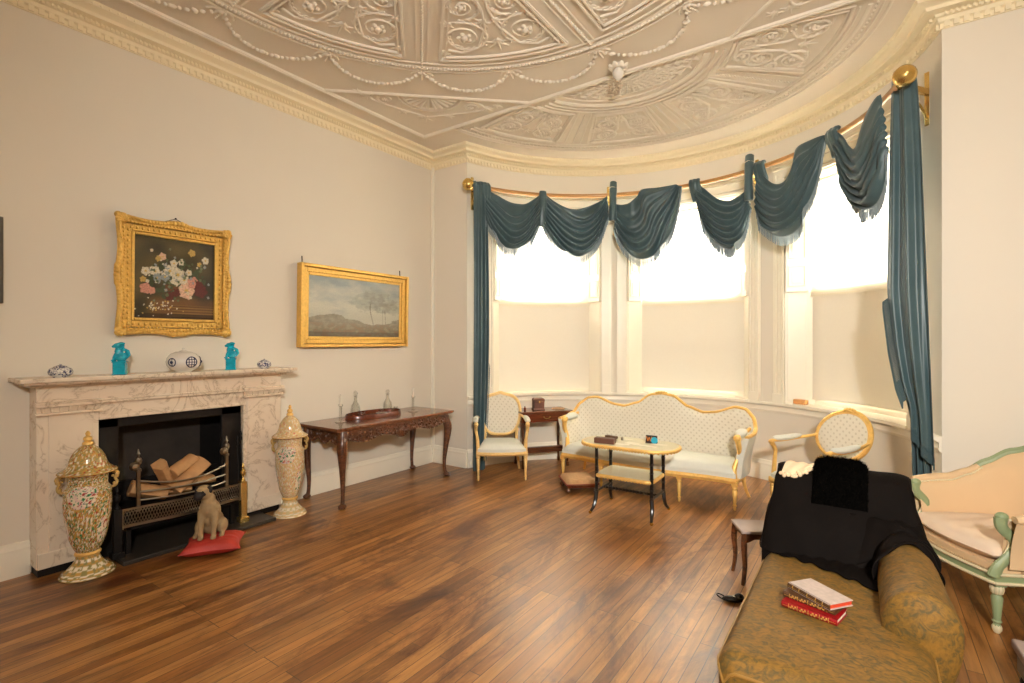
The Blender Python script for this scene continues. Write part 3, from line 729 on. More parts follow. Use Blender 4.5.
# ================================================================ fireplace
FX = -4.45                                           # face of the marble surround
R = thing('fireplace_surround', 'white veined marble chimneypiece with a broad mantel shelf on the left wall', 'fireplace', (XL, 1.785, 0))
O_ = Vector((XL, 1.785, 0))
class Rel(MB):                                        # mesh given in world coordinates, parented at (ox, oy)
    def __init__(s, o): super().__init__(); s.T = Matrix.Translation(-Vector(o))
def RB(): return Rel(O_)
Y0, Y1, OY0, OY1, OZ = .94, 2.63, 1.27, 2.285, 1.0
for nm, a, c in (('jamb', Y0, OY0), ('jamb', OY1, Y1)):
    b = RB(); b.bb((XL+.001, a, .055), (FX, c, 1.26)); b.bb((FX-.01, a+(.06 if a < 1 else .03), .055), (FX+.008, c-(.03 if a < 1 else .06), 1.115))
    b.bb((FX-.01, a+.005, .055), (FX+.014, c-.005, .16))
    jo = obj(nm, b, 'marble', R, bevel=.004)
    cc = (a+c)/2; hw = (c-a)/2
    b = RB()
    for z0, z1, e in ((1.065, 1.08, .03), (1.118, 1.136, .035), (1.136, 1.152, .035)): b.bb((FX-.01, a-.012, z0), (FX+e+.01, c+.012, z1))
    b.add([(FX-.01, a-.002, 1.078), (FX+.012, a-.002, 1.078), (FX+.03, a-.01, 1.12), (FX-.01, a-.01, 1.12), (FX-.01, c+.002, 1.078), (FX+.012, c+.002, 1.078), (FX+.03, c+.01, 1.12), (FX-.01, c+.01, 1.12)], [(0,1,2,3),(7,6,5,4),(1,5,6,2),(0,4,5,1)])
    for q in range(7): b.tube([(FX+.012, lerp(a+.03, c-.03, q/6), 1.082), (FX+.028, lerp(a+.02, c-.02, q/6), 1.116)], .008, 6)
    obj('capital', b, 'marble', jo, bevel=.003)
b = RB(); b.bb((XL+.001, OY0-.001, OZ), (FX, OY1+.001, 1.26)); b.bb((FX-.01, OY0-.03, 1.118), (FX+.030, OY1+.03, 1.136)); b.bb((FX-.01, OY0-.03, 1.136), (FX+.018, OY1+.03, 1.150)); b.bb((FX-.01, OY0+.0, OZ), (FX+.010, OY1, OZ+.02))
obj('frieze', b, 'marble', R, bevel=.004)
b = RB(); b.bb((XL+.001, .835, 1.288), (-4.305, 2.71, 1.315)); b.bb((XL+.001, .86, 1.272), (-4.335, 2.685, 1.288)); b.bb((XL+.001, .90, 1.252), (-4.40, 2.66, 1.273)); obj('mantel_shelf', b, 'marble', R, bevel=.004)
# firebox
b = RB(); D = XL-.28
b.bb((D, OY0-.02, 0), (D+.03, OY1+.02, 1.05)); 
for y in (OY0, OY1): b.bb((D, y-.02 if y == OY0 else y, 0), (FX-.04, y if y == OY0 else y+.02, 1.0))
b.bb((D, OY0-.02, OZ), (FX-.05, OY1+.02, OZ+.02))
obj('firebox', b, 'iron', R, smooth=0)
b = RB(); b.bb((D+.03, 1.43, .40), (D+.06, 2.10, .93)); obj('fireback', b, 'soot', R, label='sooty grey brick fireback')
# wall behind must be open: the recess is carried by a dark register plate
b = RB()
b.bb((FX-.07, OY0, 0), (FX-.045, OY0+.13, 1.0)); b.bb((FX-.07, OY1-.16, 0), (FX-.045, OY1, 1.0)); b.bb((FX-.07, OY0, .93), (FX-.045, OY1, 1.0))
obj('register_plate', b, 'iron', R, smooth=0, bevel=.003)
b = RB(); b.bb((D, 1.335, .0), (-4.20, 2.44, .03)); struct_h = obj('hearthstone', b, 'slate', R, bevel=.004)
for a, c in ((Y0, OY0), (OY1, Y1)): b = RB(); b.bb((XL+.001, a+.01, 0), (FX-.015, c-.01, .056)); obj('plinth', b, 'iron', R, label='dark plinth under the marble')

# grate
GX = -4.36
R = thing('fire_grate', 'black and polished steel basket grate with urn finials, holding the split logs', 'grate', (GX, 1.78, .03)); O2 = Vector((GX, 1.78, .03))
fin = [(0, 0), (.020, 0), (.020, .015), (.009, .025), (.009, .045), (.018, .055), (.024, .075), (.020, .095), (.008, .105), (.008, .118), (.013, .125), (.008, .135), (.004, .16), (0, .165)]
for y in (1.47, 2.09):                                # basket posts
    b = Rel(O2); b.box((GX+.02, y, .47), (.022, .022, .30)); b.lathe(fin, 14, (GX+.02, y, .61)); obj('post', b, 'steel', R)
    b = Rel(O2); b.lathe([(0, 0), (.026, .01), (.032, .03), (.02, .055), (0, .06)], 14, (GX+.035, y-.04, .66), ax=(1, 0, 0)); obj('boss', b, 'steel', R)
for y in (1.34, 2.22):                                # outer standards
    b = Rel(O2); b.box((GX+.03, y, .20), (.045, .05, .34)); b.box((GX+.03, y, .05), (.07, .075, .04)); b.lathe(fin, 14, (GX+.03, y, .37)); obj('standard', b, 'iron' if y < 2 else 'brass', R, bevel=.003)
for z in (.40, .46, .54):                             # bowed bars
    b = Rel(O2); pts = [(GX+.02+.05*sin(PI*i/16), lerp(1.47, 2.09, i/16), z-(.05*sin(PI*i/16) if z > .5 else .012*sin(PI*i/16))) for i in range(17)]
    b.tube(pts, .008, 8); obj('bar', b, 'steel', R)
b = Rel(O2)                                           # pierced serpentine front
def fx(t): return GX+.035+.05*sin(PI*t)**2
def fret(y0, y1, z0, z1, th):
    n = 24
    for i in range(n):
        a, c = i/n, (i+1)/n; ya, yb = lerp(1.36, 2.20, a), lerp(1.36, 2.20, c)
        b.add([(fx(a), ya, z0), (fx(c), yb, z0), (fx(c), yb, z1), (fx(a), ya, z1), (fx(a)-th, ya, z0), (fx(c)-th, yb, z0), (fx(c)-th, yb, z1), (fx(a)-th, ya, z1)], [(0,1,2,3),(7,6,5,4),(3,2,6,7),(0,4,5,1)])
fret(0, 0, .225, .245, .014); fret(0, 0, .345, .36, .014); b.box((fx(0), 1.365, .29), (.016, .02, .14)); b.box((fx(1), 2.195, .29), (.016, .02, .14))
for i in range(44):
    t = (i+.5)/44; y = lerp(1.37, 2.19, t)
    for s_ in (-1, 1): b.tube([(fx(t)-.006, y-.011*s_, .245), (fx(t)-.006, y+.011*s_, .295), (fx(t)-.006, y-.011*s_, .345)], .0032, 4)
obj('pierced_front', b, 'steel', R)
b = Rel(O2); b.bb((-4.62, 1.42, .33), (GX+.02, 2.14, .35)); b.bb((-4.62, 1.42, .33), (-4.60, 2.14, .50)); b.bb((-4.6, 1.42, .03), (-4.56, 1.46, .33)); b.bb((-4.6, 2.10, .03), (-4.56, 2.14, .33)); b.bb((GX-.02, 1.40, .03), (GX+.01, 1.43, .33)); b.bb((GX-.02, 2.13, .03), (GX+.01, 2.16, .33)); obj('basket_floor', b, 'iron', R)
b = Rel(O2); b.box((GX+.0, 1.78, .21), (.02, .82, .03)); obj('ash_rail', b, 'iron', R)
# logs
lg = [(1.56, .41, 20, .085, .24, 'small split log at the left of the grate, tilted up'), (1.66, .50, 62, .075, .30, 'split log leaning upright in the middle of the grate'), (1.84, .47, -35, .10, .30, 'large pale wedge of split log at the right of the grate'),
      (1.70, .395, 4, .06, .30, 'small log lying low across the front of the grate'), (1.93, .42, 12, .065, .22, 'short log end at the right corner of the grate'), (1.80, .56, -28, .07, .20, 'pale split log on top of the pile in the grate')]
for i, (y, z, an, r, L, lab) in enumerate(lg):
    T = Matrix.Translation((-4.44+.01*(i % 3), y, z)) @ Matrix.Rotation(rad(-an), 4, 'X') @ Matrix.Rotation(rad((-12, 22, 8, -6, 30, 15)[i]), 4, 'Z')
    b = MB(); out = [(r*cos(a), r*sin(a)*.9) for a in [rad(x) for x in (0, 25, 50, 75, 100, 125)]]+[(-r*.55, -r*.25), (r*.1, -r*.4)]
    n_ = len(out); vs = []
    for j in range(5):
        t = j/4
        for a, c in out: vs.append(T @ Vector((a*(1+.06*sin(7*t+i)), lerp(-L/2, L/2, t), c*(1+.08*cos(5*t+i)))))
    b.add(vs, [(j*n_+k, j*n_+(k+1) % n_, (j+1)*n_+(k+1) % n_, (j+1)*n_+k) for j in range(4) for k in range(n_)]+[tuple(range(n_)), tuple(4*n_+k for k in range(n_))])
    tag(obj('log', b, 'birch', bevel=.004), lab, 'log', 'split logs in the grate')
# fire irons standing at the right of the opening
b = MB()
for y, h_ in ((2.262, .70), (2.235, .66)):
    b.tube([(-4.40, y, .03), (-4.43, y, h_*.5), (-4.45, y, h_)], .006, 8); b.lathe([(0, 0), (.010, .0), (.014, .02), (.008, .04), (.012, .055), (.006, .08), (0, .085)], 10, (-4.45, y, h_))
o = tag(obj('fire_tongs', b, 'iron'), 'slender dark fire tongs standing upright at the right side of the fireplace opening', 'fire tongs')

# ================================================================ painted vases
def vase(label, x, y, seed, hs=1.0, dirn=None, deep=1.0):
    R = thing('lidded_vase', label, 'vase', (x, y, 0), math.atan2(-y, -x)+PI/2*0, 'tall lidded famille vases by the fireplace')
    rnd = random.Random(seed)
    GO, OL, RE, CR, PK, GN, BL = [lin(c) for c in ((196, 152, 78), (150, 138, 84), (168, 60, 50), (232, 218, 190), (226, 196, 182), (46, 122, 74), (78, 84, 110))]
    if seed > 5: GO, OL = lin((222, 184, 128)), lin((206, 186, 140)); RE = lin((204, 124, 104))
    fl_ = [(rnd.uniform(-.9, .9), rnd.uniform(0, 1), rnd.choice((RE, GN, PK, GN, BL)), rnd.uniform(.02, .05)) for _ in range(46)]
    def paint(u, v):                                   # u turns, v height 0..1
        a = (u*2*PI+PI) % (2*PI)-PI                    # 0 faces the room
        s1 = noise.noise(Vector((cos(a)*13, sin(a)*13, v*38+seed))); s2 = noise.noise(Vector((cos(a)*26, sin(a)*26, v*70+seed*3)))
        c = GO if s1 > .08 else (OL if s1 > -.26 else CR)
        if s2 > .30: c = CR
        if s2 < -.36: c = RE
        if noise.noise(Vector((cos(a)*16+7, sin(a)*16, v*44))) > .32: c = GN if seed < 5 else OL
        for ca, cv, ra, rv in ((-.25, .62, .72, .17), (2.4, .60, .7, .17), (-1.35, .33, .30, .10), (.75, .28, .34, .10)):
            d = ((a-ca)/ra)**2+((v-cv)/rv)**2+.12*sin(6*a+v*20)
            if d < 1:
                c = CR if noise.noise(Vector((a*5, v*14, 4))) < .15 else PK
                q = noise.noise(Vector((a*8+seed, v*30, 9)))
                if q > .30: c = GN
                elif q < -.34: c = RE
                elif abs(q) < .015: c = BL
            elif d < 1.14: c = GO
        if .915 < v < .985: c = RE if abs(sin(a*9+v*60)) > .6 else CR
        if v < .04 or .90 < v < .912: c = GO
        return c
    body = [(.062, .148), (.066, .165), (.085, .20), (.112, .26), (.134, .33), (.150, .41), (.157, .49), (.154, .545), (.138, .59), (.118, .612), (.113, .63), (.114, .67), (.118, .70), (.122, .71)]
    body = [(r*(1-.14*sm((z-.16)/.2)*(1-sm((z-.55)/.06))), z) for r, z in body]
    def gridpaint(prof, nm, pf, nu=150, nv=130, mat='enamel', par=R, flute=0):
        b = MB(); cols = []
        def fn(u, v):
            r, z = interp(prof, v); a = u*2*PI; r = max(.0005, r)*(1+flute*cos(12*a))
            cols.append(pf(u, v)); return (r*cos(a), r*sin(a), z)
        b.grid(fn, nu, nv, cu=True); return obj(nm, b, mat, par, smooth=180, cols=cols)
    gridpaint(body, 'body', paint)
    gridpaint([(.0, .0), (.145, .0), (.150, .012), (.140, .03), (.105, .06), (.075, .10), (.064, .135), (.060, .15)], 'foot', lambda u, v: OL if (int(u*24)+int(v*9)) % 2 and noise.noise(Vector((u*40, v*20, 1))) < .2 else (GO if sin(v*40) > 0 else CR), 96, 40)
    b = MB(); b.lathe([(.060, .135), (.073, .14), (.076, .15), (.070, .158), (.064, .165)], 32); obj('collar', b, 'gilt', R, label='gilt collar')
    lp = [(.10, .715), (.160, .712), (.166, .721), (.146, .733), (.120, .755), (.106, .785), (.096, .82), (.074, .86), (.044, .89), (.02, .905)]
    def lidp(u, v):
        a = u*2*PI; q = noise.noise(Vector((cos(a)*10, sin(a)*10, v*16+seed)))
        if v < .22: return GO if v > .1 else CR
        return CR if q > .3 else (RE if q < -.4 else (GO if noise.noise(Vector((cos(a)*24, sin(a)*24, v*30))) > 0 else OL))
    lid = gridpaint(lp, 'lid', lidp, 100, 70)
    b = MB(); b.lathe([(.02, .898), (.034, .905), (.03, .92), (.018, .928), (.027, .938), (.024, .955), (.012, .962), (.012, .972), (.016, .98), (.006, .998), (0, 1.0)], 16); obj('knob', b, 'gilt', lid, label='gilt finial knob')
    for s_ in (-1, 1):
        b = MB(); b.T = Matrix.Rotation(s_*PI/2, 4, 'Z')
        pts = [(.112, 0, .585), (.150, 0, .59), (.160, 0, .62), (.150, 0, .65), (.168, 0, .675), (.150, 0, .70), (.118, 0, .695)]
        b.tube(curve(pts, 24), .009, 8); b.ball((.160, 0, .665), (.014, .012, .022), 8, 6); b.ball((.150, 0, .60), (.014, .014, .014), 8, 6)
        for k in range(4): b.ball((.145+.01*sin(k*2), 0, .61+.026*k), .010, 8, 6)
        obj('handle', b, flat('ochre_glaze', (190, 156, 92), .2, var=.3, scale=60), R)
    return R
v1 = vase('tall lidded porcelain vase with gold and green figures at the left jamb of the fireplace', -4.285, 1.164, 2)
v2 = vase('tall paler lidded porcelain vase with pink flowers between fireplace and carved table', -4.262, 2.606, 9)
for v_, s_ in ((v1, (.96, .955)), (v2, (.90, .985))): v_.scale = (s_[0], s_[0], s_[1])
del v1['group'], v2['group']
for v_ in (v1, v2): v_['group'] = 'pair of tall lidded vases'

# ================================================================ mantel ornaments
MZ = 1.3155
def ginger(name, lab, x, y, r, h_, mat='bluewhite', knob=True):
    R = thing(name, lab, 'pot', (x, y, MZ))
    b = MB(); b.lathe([(0, 0), (r*.6, 0), (r*.62, h_*.04), (r*.9, h_*.2), (r, h_*.42), (r*.86, h_*.66), (r*.5, h_*.78), (r*.3, h_*.8), (0, h_*.8)], 28); obj('body', b, mat, R, smooth=50)
    b = MB(); b.lathe([(r*.55, h_*.76), (r*.5, h_*.84), (r*.2, h_*.90), (r*.1, h_*.92), (r*.12, h_*.97), (0, h_)], 20); obj('lid', b, mat, R, smooth=50)
    return R
ginger('lidded_pot', 'small squat blue and white lidded pot at the left end of the mantel shelf', -4.40, 1.05, .066, .088)
ginger('lidded_pot', 'tiny blue and white lidded pot at the right end of the mantel shelf', -4.42, 2.455, .058, .085)
# flattened moon jar with lattice roundel
R = thing('round_jar', 'round white porcelain jar with blue lattice roundels in the middle of the mantel shelf', 'jar', (-4.42, 1.80, MZ), PI/2)
b = MB(); b.lathe([(0, 0), (.055, 0), (.058, .006), (.088, .022), (.110, .050), (.117, .08), (.110, .112), (.086, .142), (.05, .158), (0, .162)], 36); obj('body', b, 'china_white', R, smooth=60)
def on_jar(a, z, e=.0012):
    pr = [(0, .055), (.006, .058), (.022, .088), (.050, .110), (.08, .117), (.112, .110), (.142, .086), (.158, .05)]
    for (z0, r0), (z1, r1) in zip(pr, pr[1:]):
        if z <= z1: r = lerp(r0, r1, (z-z0)/(z1-z0)); break
    return ((r+e)*cos(a), (r+e)*sin(a), z)
# the lathe above is faceted by rings: keep marks a hair outside of it
BLU = flat('cobalt_blue_glaze', (44, 48, 84), .2, var=.2)
for ca in (-PI/2+.12, -PI/2-1.1, -PI/2+1.35):
    b = MB(); R0 = .040 if ca > -PI/2 and ca < 0 else .03
    for k in range(24):
        a, c = 2*PI*k/24, 2*PI*(k+1)/24
        b.tube([on_jar(ca+R0*cos(a)/.115, .078+R0*sin(a)), on_jar(ca+R0*cos(c)/.115, .078+R0*sin(c))], .004, 5)
    if ca == -PI/2+.12:
        for q in (-.02, 0, .02):
            L = math.sqrt(R0**2-q*q)
            b.tube([on_jar(ca+q/.115, .078+t*L) for t in (-1, -.5, 0, .5, 1)], .0028, 5); b.tube([on_jar(ca+t*L/.115, .078+q) for t in (-1, -.5, 0, .5, 1)], .0028, 5)
    else:
        b.ball(on_jar(ca, .078), .012, 8, 6); b.tube([on_jar(ca, .05), on_jar(ca, .11)], .004, 5)
    obj('roundel', b, BLU, R, label='blue painted roundel')
b = MB(); b.lathe([(.028, .155), (.026, .165), (.01, .170), (.006, .176), (.010, .184), (0, .19)], 16); obj('lid', b, 'china_white', R)

def foo(lab, x, y, flip, s=1.0):
    R = thing('temple_lion', lab, 'figurine', (x, y, MZ), rad(-30))
    b = MB(); b.box((0, 0, .042), (.062, .062, .082)); b.box((0, 0, .088), (.070, .070, .012)); b.box((0, 0, .004), (.068, .068, .008)); obj('plinth', b, 'turquoise', R, bevel=.004)
    b = MB(); f = flip
    b.ball((0, .004, .125), (.028, .030, .034), rot=Matrix.Rotation(.15, 3, 'X')); b.ball((0, -.006, .160), (.022, .022, .030)); b.ball((.004*f, -.010, .200), (.021, .023, .020))
    b.ball((.004*f, -.030, .194), (.012, .011, .010)); b.ball((0, .006, .214), (.024, .018, .012))
    for s_ in (-1, 1):
        b.tube([(s_*.016, -.014, .150), (s_*.018, -.026, .12), (s_*.018, -.026, .097)], [.010, .008, .008], 8); b.ball((s_*.018, -.031, .098), (.009, .012, .006))
        b.ball((s_*.024, .008, .106), (.014, .022, .016)); b.ball((s_*.016, -.008, .212), (.007, .005, .009))
    for k in range(5): b.ball((.012*cos(k*1.3), .014+.004*sin(k*2), .165+.012*k), .010, 8, 6)
    b.tube([(0, .03, .11), (0, .042, .135), (0, .036, .165), (0, .026, .178)], [.008, .012, .012, .004], 8)
    obj('lion', b, 'turquoise', R, remesh=.0035); R.scale = (s*1.15, s*1.15, s); return R
foo('turquoise temple lion on a plinth, between squat pot and round jar on the mantel', -4.42, 1.385, 1, 1.04)
foo('turquoise glazed temple lion on a square plinth, right of the round jar on the mantel', -4.42, 2.165, -1, 1.04)

# ================================================================ dog on cushion
R = thing('floor_cushion', 'red silk cushion on the floor before the hearth, under the pug', 'cushion', (-3.985, 1.83, 0), rad(-34))
b = MB()
def cu(u, v):
    a, c = u*2-1, v*2-1; e = (1-a**4)*(1-c**4)
    k = 1+.13*(a*a*c*c); return a*.15*k, c*.17*k, e
NU = 28
b.grid(lambda u, v: (cu(u, v)[0], cu(u, v)[1], .055+.055*cu(u, v)[2]**.5+.003*noise.noise(Vector((u*9, v*9, 1)))), NU, NU)
b.grid(lambda u, v: (cu(u, v)[0], cu(u, v)[1], .052-.048*cu(u, v)[2]**.5), NU, NU)
obj('cover', b, 'pillow_red', R, smooth=180)
b = MB(); per = [(-1+2*t, -1) for t in [i/12 for i in range(12)]]+[(1, -1+2*t) for t in [i/12 for i in range(12)]]+[(1-2*t, 1) for t in [i/12 for i in range(12)]]+[(-1, 1-2*t) for t in [i/12 for i in range(12)]]
b.tube([(a*.15*(1+.13*a*a*c*c), c*.17*(1+.13*a*a*c*c), .053) for a, c in per], .004, 6, closed=True); obj('piping', b, 'pillow_red', R)

R = thing('pug_dog', 'fawn pug with a black muzzle sitting upright on the red cushion', 'dog', (-4.02, 1.815, .102), rad(52))
b = MB(); X = Matrix.Rotation(.25, 3, 'X')
b.ball((0, .055, .075), (.068, .075, .078)); b.ball((0, .02, .14), (.060, .060, .085), rot=Matrix.Rotation(-.35, 3, 'X')); b.ball((0, -.02, .185), (.052, .050, .065))
b.ball((0, -.025, .235), (.040, .042, .045))
hx, hy, hz = -.018, -.045, .288
b.ball((hx, hy, hz), (.048, .046, .045)); b.ball((hx-.016, hy-.035, hz-.012), (.030, .024, .026))
for s_ in (-1, 1):
    b.tube([(s_*.034, -.03, .17), (s_*.036, -.050, .10), (s_*.034, -.055, .04), (s_*.034, -.055, .012)], [.026, .019, .015, .015], 10); b.ball((s_*.034, -.068, .012), (.018, .024, .013))
    b.ball((s_*.062, .04, .05), (.030, .058, .046)); b.tube([(s_*.068, .02, .03), (s_*.072, -.015, .014)], .015, 8); b.ball((s_*.072, -.028, .012), (.017, .026, .012))
b.tube([(0, .115, .09), (.01, .135, .115), (.0, .125, .14), (-.012, .112, .128)], [.014, .012, .010, .006], 8)
body = obj('body', b, 'fawn', R, remesh=.006)
b = MB(); q = Vector((hx, hy, hz)); dd = Vector((-.40, -.9, 0)).normalized()
b.ball(q+dd*.050+Vector((0, 0, -.014)), (.028, .024, .023)); b.ball(q+dd*.066+Vector((0, 0, -.002)), (.010, .008, .007)); b.ball(q+dd*.03+Vector((0, 0, -.004)), (.036, .03, .022))
obj('muzzle', b, 'muzzle', body, remesh=.004, label='black muzzle')
sd = Vector((-dd.y, dd.x, 0))
for s_ in (-1, 1):
    b = MB(); p = q+sd*s_*.036+Vector((0, 0, .030)); b.ball(p, (.015, .015, .010)); b.ball(p+sd*s_*.012+Vector((0, 0, -.016))+dd*.006, (.010, .012, .016)); obj('ear', b, 'muzzle', body, remesh=.003, label='black folded ear')
    b = MB(); b.ball(q+dd*.040+sd*s_*.020+Vector((0, 0, .010)), .0075, 10, 8); obj('eye', b, 'slipper', body)
R.scale = (1.2, 1.2, 1.2)

# ================================================================ pictures on the left wall
def picture(b_, fn, W_, Hh, nu, nv, par, nm='canvas'):
    b = MB(); cols = []
    b.grid(lambda u, v: (cols.append(fn(u, v)) or (0, (u-.5)*W_, (v-.5)*Hh)), nu, nv)
    return obj(nm, b, 'oil', par, smooth=0, cols=cols)
def mixc(a, b, t): return tuple(x+(y-x)*t for x, y in zip(a, b))
rnd = random.Random(11)
dabs = []                                             # (u, v, radius, colour, petals, phase)
W_, PK_, RD_, YE_, GR_, CRM, BLU_ = [lin(c) for c in ((226, 216, 190), (216, 150, 130), (96, 30, 26), (206, 170, 90), (70, 80, 48), (232, 190, 160), (150, 160, 160))]
for i in range(110):
    a = rnd.random()*2*PI; r = rnd.random()**.5; dabs.append((.50+.36*r*cos(a), .50+.26*r*sin(a), rnd.uniform(.015, .04), GR_, 3, rnd.random()*6))
for u, v, r, c in ((.52, .56, .085, W_), (.42, .60, .07, W_), (.60, .50, .06, W_), (.36, .52, .055, BLU_), (.24, .58, .06, W_), (.13, .57, .05, W_), (.27, .50, .05, BLU_), (.63, .36, .10, CRM), (.72, .47, .075, PK_), (.82, .37, .085, RD_), (.80, .46, .05, RD_),
                   (.13, .36, .065, PK_), (.20, .34, .045, PK_), (.42, .28, .055, RD_), (.50, .33, .05, RD_), (.70, .86, .045, YE_), (.33, .77, .045, CRM), (.28, .74, .035, YE_), (.88, .78, .045, W_), (.80, .72, .03, YE_), (.56, .72, .035, W_), (.47, .70, .045, W_), (.50, .48, .06, W_), (.66, .60, .04, W_), (.10, .47, .035, YE_)):
    dabs.append((u, v, r*1.12, c, 6, rnd.random()*6))
for i in range(60): dabs.append((.5+rnd.gauss(0, .22), .52+rnd.gauss(0, .14), rnd.uniform(.012, .024), rnd.choice((lin((104, 116, 76)), lin((120, 130, 96)), lin((86, 96, 60)), W_, BLU_)), 5, rnd.random()*6))
for i in range(60): dabs.append((.30+rnd.gauss(0, .12), .14+rnd.gauss(0, .05), rnd.uniform(.006, .011), rnd.choice((W_, YE_, W_)), 0, 0))
for i in range(40): dabs.append((rnd.gauss(.3, .12), rnd.gauss(.58, .06), .010, rnd.choice((W_, BLU_)), 0, 0))
def flowers(u, v):
    n1 = noise.noise(Vector((u*4, v*4, 2))); c = mixc(lin((50, 42, 24)), lin((96, 84, 48)), min(1, max(0, .4+n1+(.35-abs(u-.2))*.6)))
    if v < .30 and u > .1: c = mixc(c, lin((120, 76, 36)), sm((.30-v)/.08)*(.6+.4*n1)*sm((u-.1)*6))
    if v < .17 and u > .45: c = mixc(lin((150, 116, 58)), lin((92, 56, 26)), abs(sin(v*90)))
    if v < .06: c = mixc(c, lin((40, 24, 12)), .7)
    if .34 < v < .42 and .35 < u < .8: c = lin((104, 60, 28))
    for du, dv, r, k, pt, ph in dabs:
        x, y = u-du, v-dv
        if abs(x) > r*1.2 or abs(y) > r*1.2: continue
        d = math.hypot(x, y); a = math.atan2(y, x)
        q = r*(1 if not pt else .90+.1*cos((pt-1)*a+ph)+.12*noise.noise(Vector((a*3, ph, d*30))))
        if d < q:
            c = mixc(k, tuple(z*.55 for z in k), (.5+.5*sin(d/r*9+2*sin(a*pt)))*.6 if pt else 0)
            if pt and d < r*.22 and k in (W_, BLU_, CRM): c = YE_
    return tuple(z*(.92+.16*noise.noise(Vector((u*60, v*60, 0)))) for z in c)
def wallpic(name, label, y0, y1, z0, z1, lean):
    R = thing(name, label, 'painting', (XL+.012, (y0+y1)/2, z0), 0); R.rotation_euler = (0, lean, 0); return R
PW, PH = .86, .95
R = thing('flower_painting', 'square still life of flowers in an ornate carved gilt frame above the mantel shelf', 'painting', (XL+.03, 1.803, 1.600)); R.rotation_euler = (0, .02, 0); R.scale = (1, .955, .955)
o = picture(None, flowers, .60, .66, 150, 165, R); o.location = (.02, 0, PH/2)
b = MB(); b.T = Matrix.Translation((0, 0, PH/2))
b.bb((-.02, -.33, -.36), (.012, .33, .36))
def fr_ring(hw, hh, x0, x1, w_):
    for s_ in (-1, 1):
        b.bb((x0, s_*hw-w_/2, -hh-w_/2), (x1, s_*hw+w_/2, hh+w_/2)); b.bb((x0, -hw+w_/2, s_*hh-w_/2), (x1, hw-w_/2, s_*hh+w_/2))
fr_ring(.312, .342, .0, .035, .022); fr_ring(.345, .382, -.01, .028, .05); fr_ring(.385, .428, -.02, .045, .03)
obj('inner_frame', b, 'giltframe', R, bevel=.005)
b = MB(); b.T = Matrix.Translation((0, 0, PH/2)); rn = random.Random(5)
def edge(t):                                          # wavy rococo outline
    per = t*4; s_ = int(per) % 4; f = per-int(per); w_ = .007*cos(4*PI*f)+(.008 if .42 < f < .58 else 0)
    hw, hh = .405+w_, .448+w_
    return ((-hw+2*hw*f, -hh), (hw, -hh+2*hh*f), (hw-2*hw*f, hh), (-hw, hh-2*hh*f))[s_]
b.tube([(.035, *edge(i/160)) for i in range(160)], .020, 8, closed=True)
for i in range(120):
    y, z = edge(i/120); k = 1.6 if i % 30 in (0, 29, 1) else (1.25 if i % 30 in (14, 15, 16) else .85)
    b.ball((.045, y+rn.uniform(-.006, .006), z+rn.uniform(-.006, .006)), (.016*k, .017*k, .017*k), 8, 6)
    b.ball((.042, y*.93, z*.935), (.010, .010, .012), 6, 5)
for sy in (-1, 1):
    for sz in (-1, 1):
        for k in range(9):
            a = k*.7; b.tube([(.05, sy*(.395+.035*cos(a)), sz*(.438+.035*sin(a))), (.062, sy*(.385+.02*cos(a)), sz*(.428+.02*sin(a))), (.05, sy*.38, sz*.42)], [.014, .012, .006], 6)
        for d_, e_ in ((1, 0), (0, 1)):
            b.tube(curve([(.05, sy*(.40-d_*.02-e_*0), sz*(.445-e_*.02)), (.055, sy*(.41-d_*.09), sz*(.455-e_*.09)), (.05, sy*(.395-d_*.15), sz*(.44-e_*.16)), (.045, sy*(.41-d_*.20), sz*(.452-e_*.21))], 14), lambda t: .014*(1-.6*t), 6)
for i in range(70):                                   # egg ornament along the sight edge
    t = i/70; per = t*4; s_ = int(per) % 4; f = per-int(per)
    y, z = ((-.345+.69*f, -.382), (.345, -.382+.764*f), (.345-.69*f, .382), (-.345, .382-.764*f))[s_]
    b.ball((.03, y, z), (.010, .010, .014), 6, 5)
obj('carved_frame', b, 'giltframe', R, smooth=60)
b = MB(); b.tube([(.0, -.12, .93), (.0, -.0, .985), (0, .12, .93)], .003, 5); b.ball((0, 0, .987), .008, 8, 6); obj('hanging_cord', b, 'iron', R)

def landscape(u, v):
    n = noise.fractal(Vector((u*5, v*7, 3)), 1, 2, 5); n2 = noise.fractal(Vector((u*16, v*16, 8)), 1, 2, 4)
    sky = mixc(lin((206, 204, 186)), lin((152, 162, 162)), min(1, max(0, (v-.4)*1.4+n*.6)))
    if v > .30+.06*sin(u*7)+.05*n: c = sky
    else: c = mixc(lin((150, 140, 114)), lin((98, 88, 70)), min(1, max(0, .5+n2)))
    for tu, tv, tr in ((.62, .62, .17), (.78, .60, .15), (.90, .55, .14), (.70, .75, .12)):
        d = math.hypot((u-tu)/1.2, v-tv)/tr+n2*.6
        if d < 1: c = mixc(c, lin((124, 126, 112)), .55*(1-d*.6))
    if abs(u-.66-.02*sin(v*9)) < .006 and .2 < v < .6 or abs(u-.79) < .005 and .2 < v < .5 or abs(u-.84+.05*v) < .004 and .2 < v < .5: c = mixc(c, lin((96, 88, 72)), .7)
    if v < .24 and n2 > .12: c = mixc(c, lin((150, 118, 86)), .6)
    if v < .08: c = mixc(c, lin((70, 56, 40)), .5)
    c = mixc(c, lin((176, 172, 156)), .42*sm(1-abs(v-.30)/.22))
    return tuple(z*(.95+.1*noise.noise(Vector((u*90, v*50, 0)))) for z in c)
R = thing('landscape_painting', 'wide misty landscape painting in a plain stepped gilt frame above the carved table', 'painting', (XL+.03, 3.585, 1.500)); R.rotation_euler = (0, .02, 0)
o = picture(None, landscape, 1.20, .62, 200, 104, R); o.location = (.015, 0, .415)
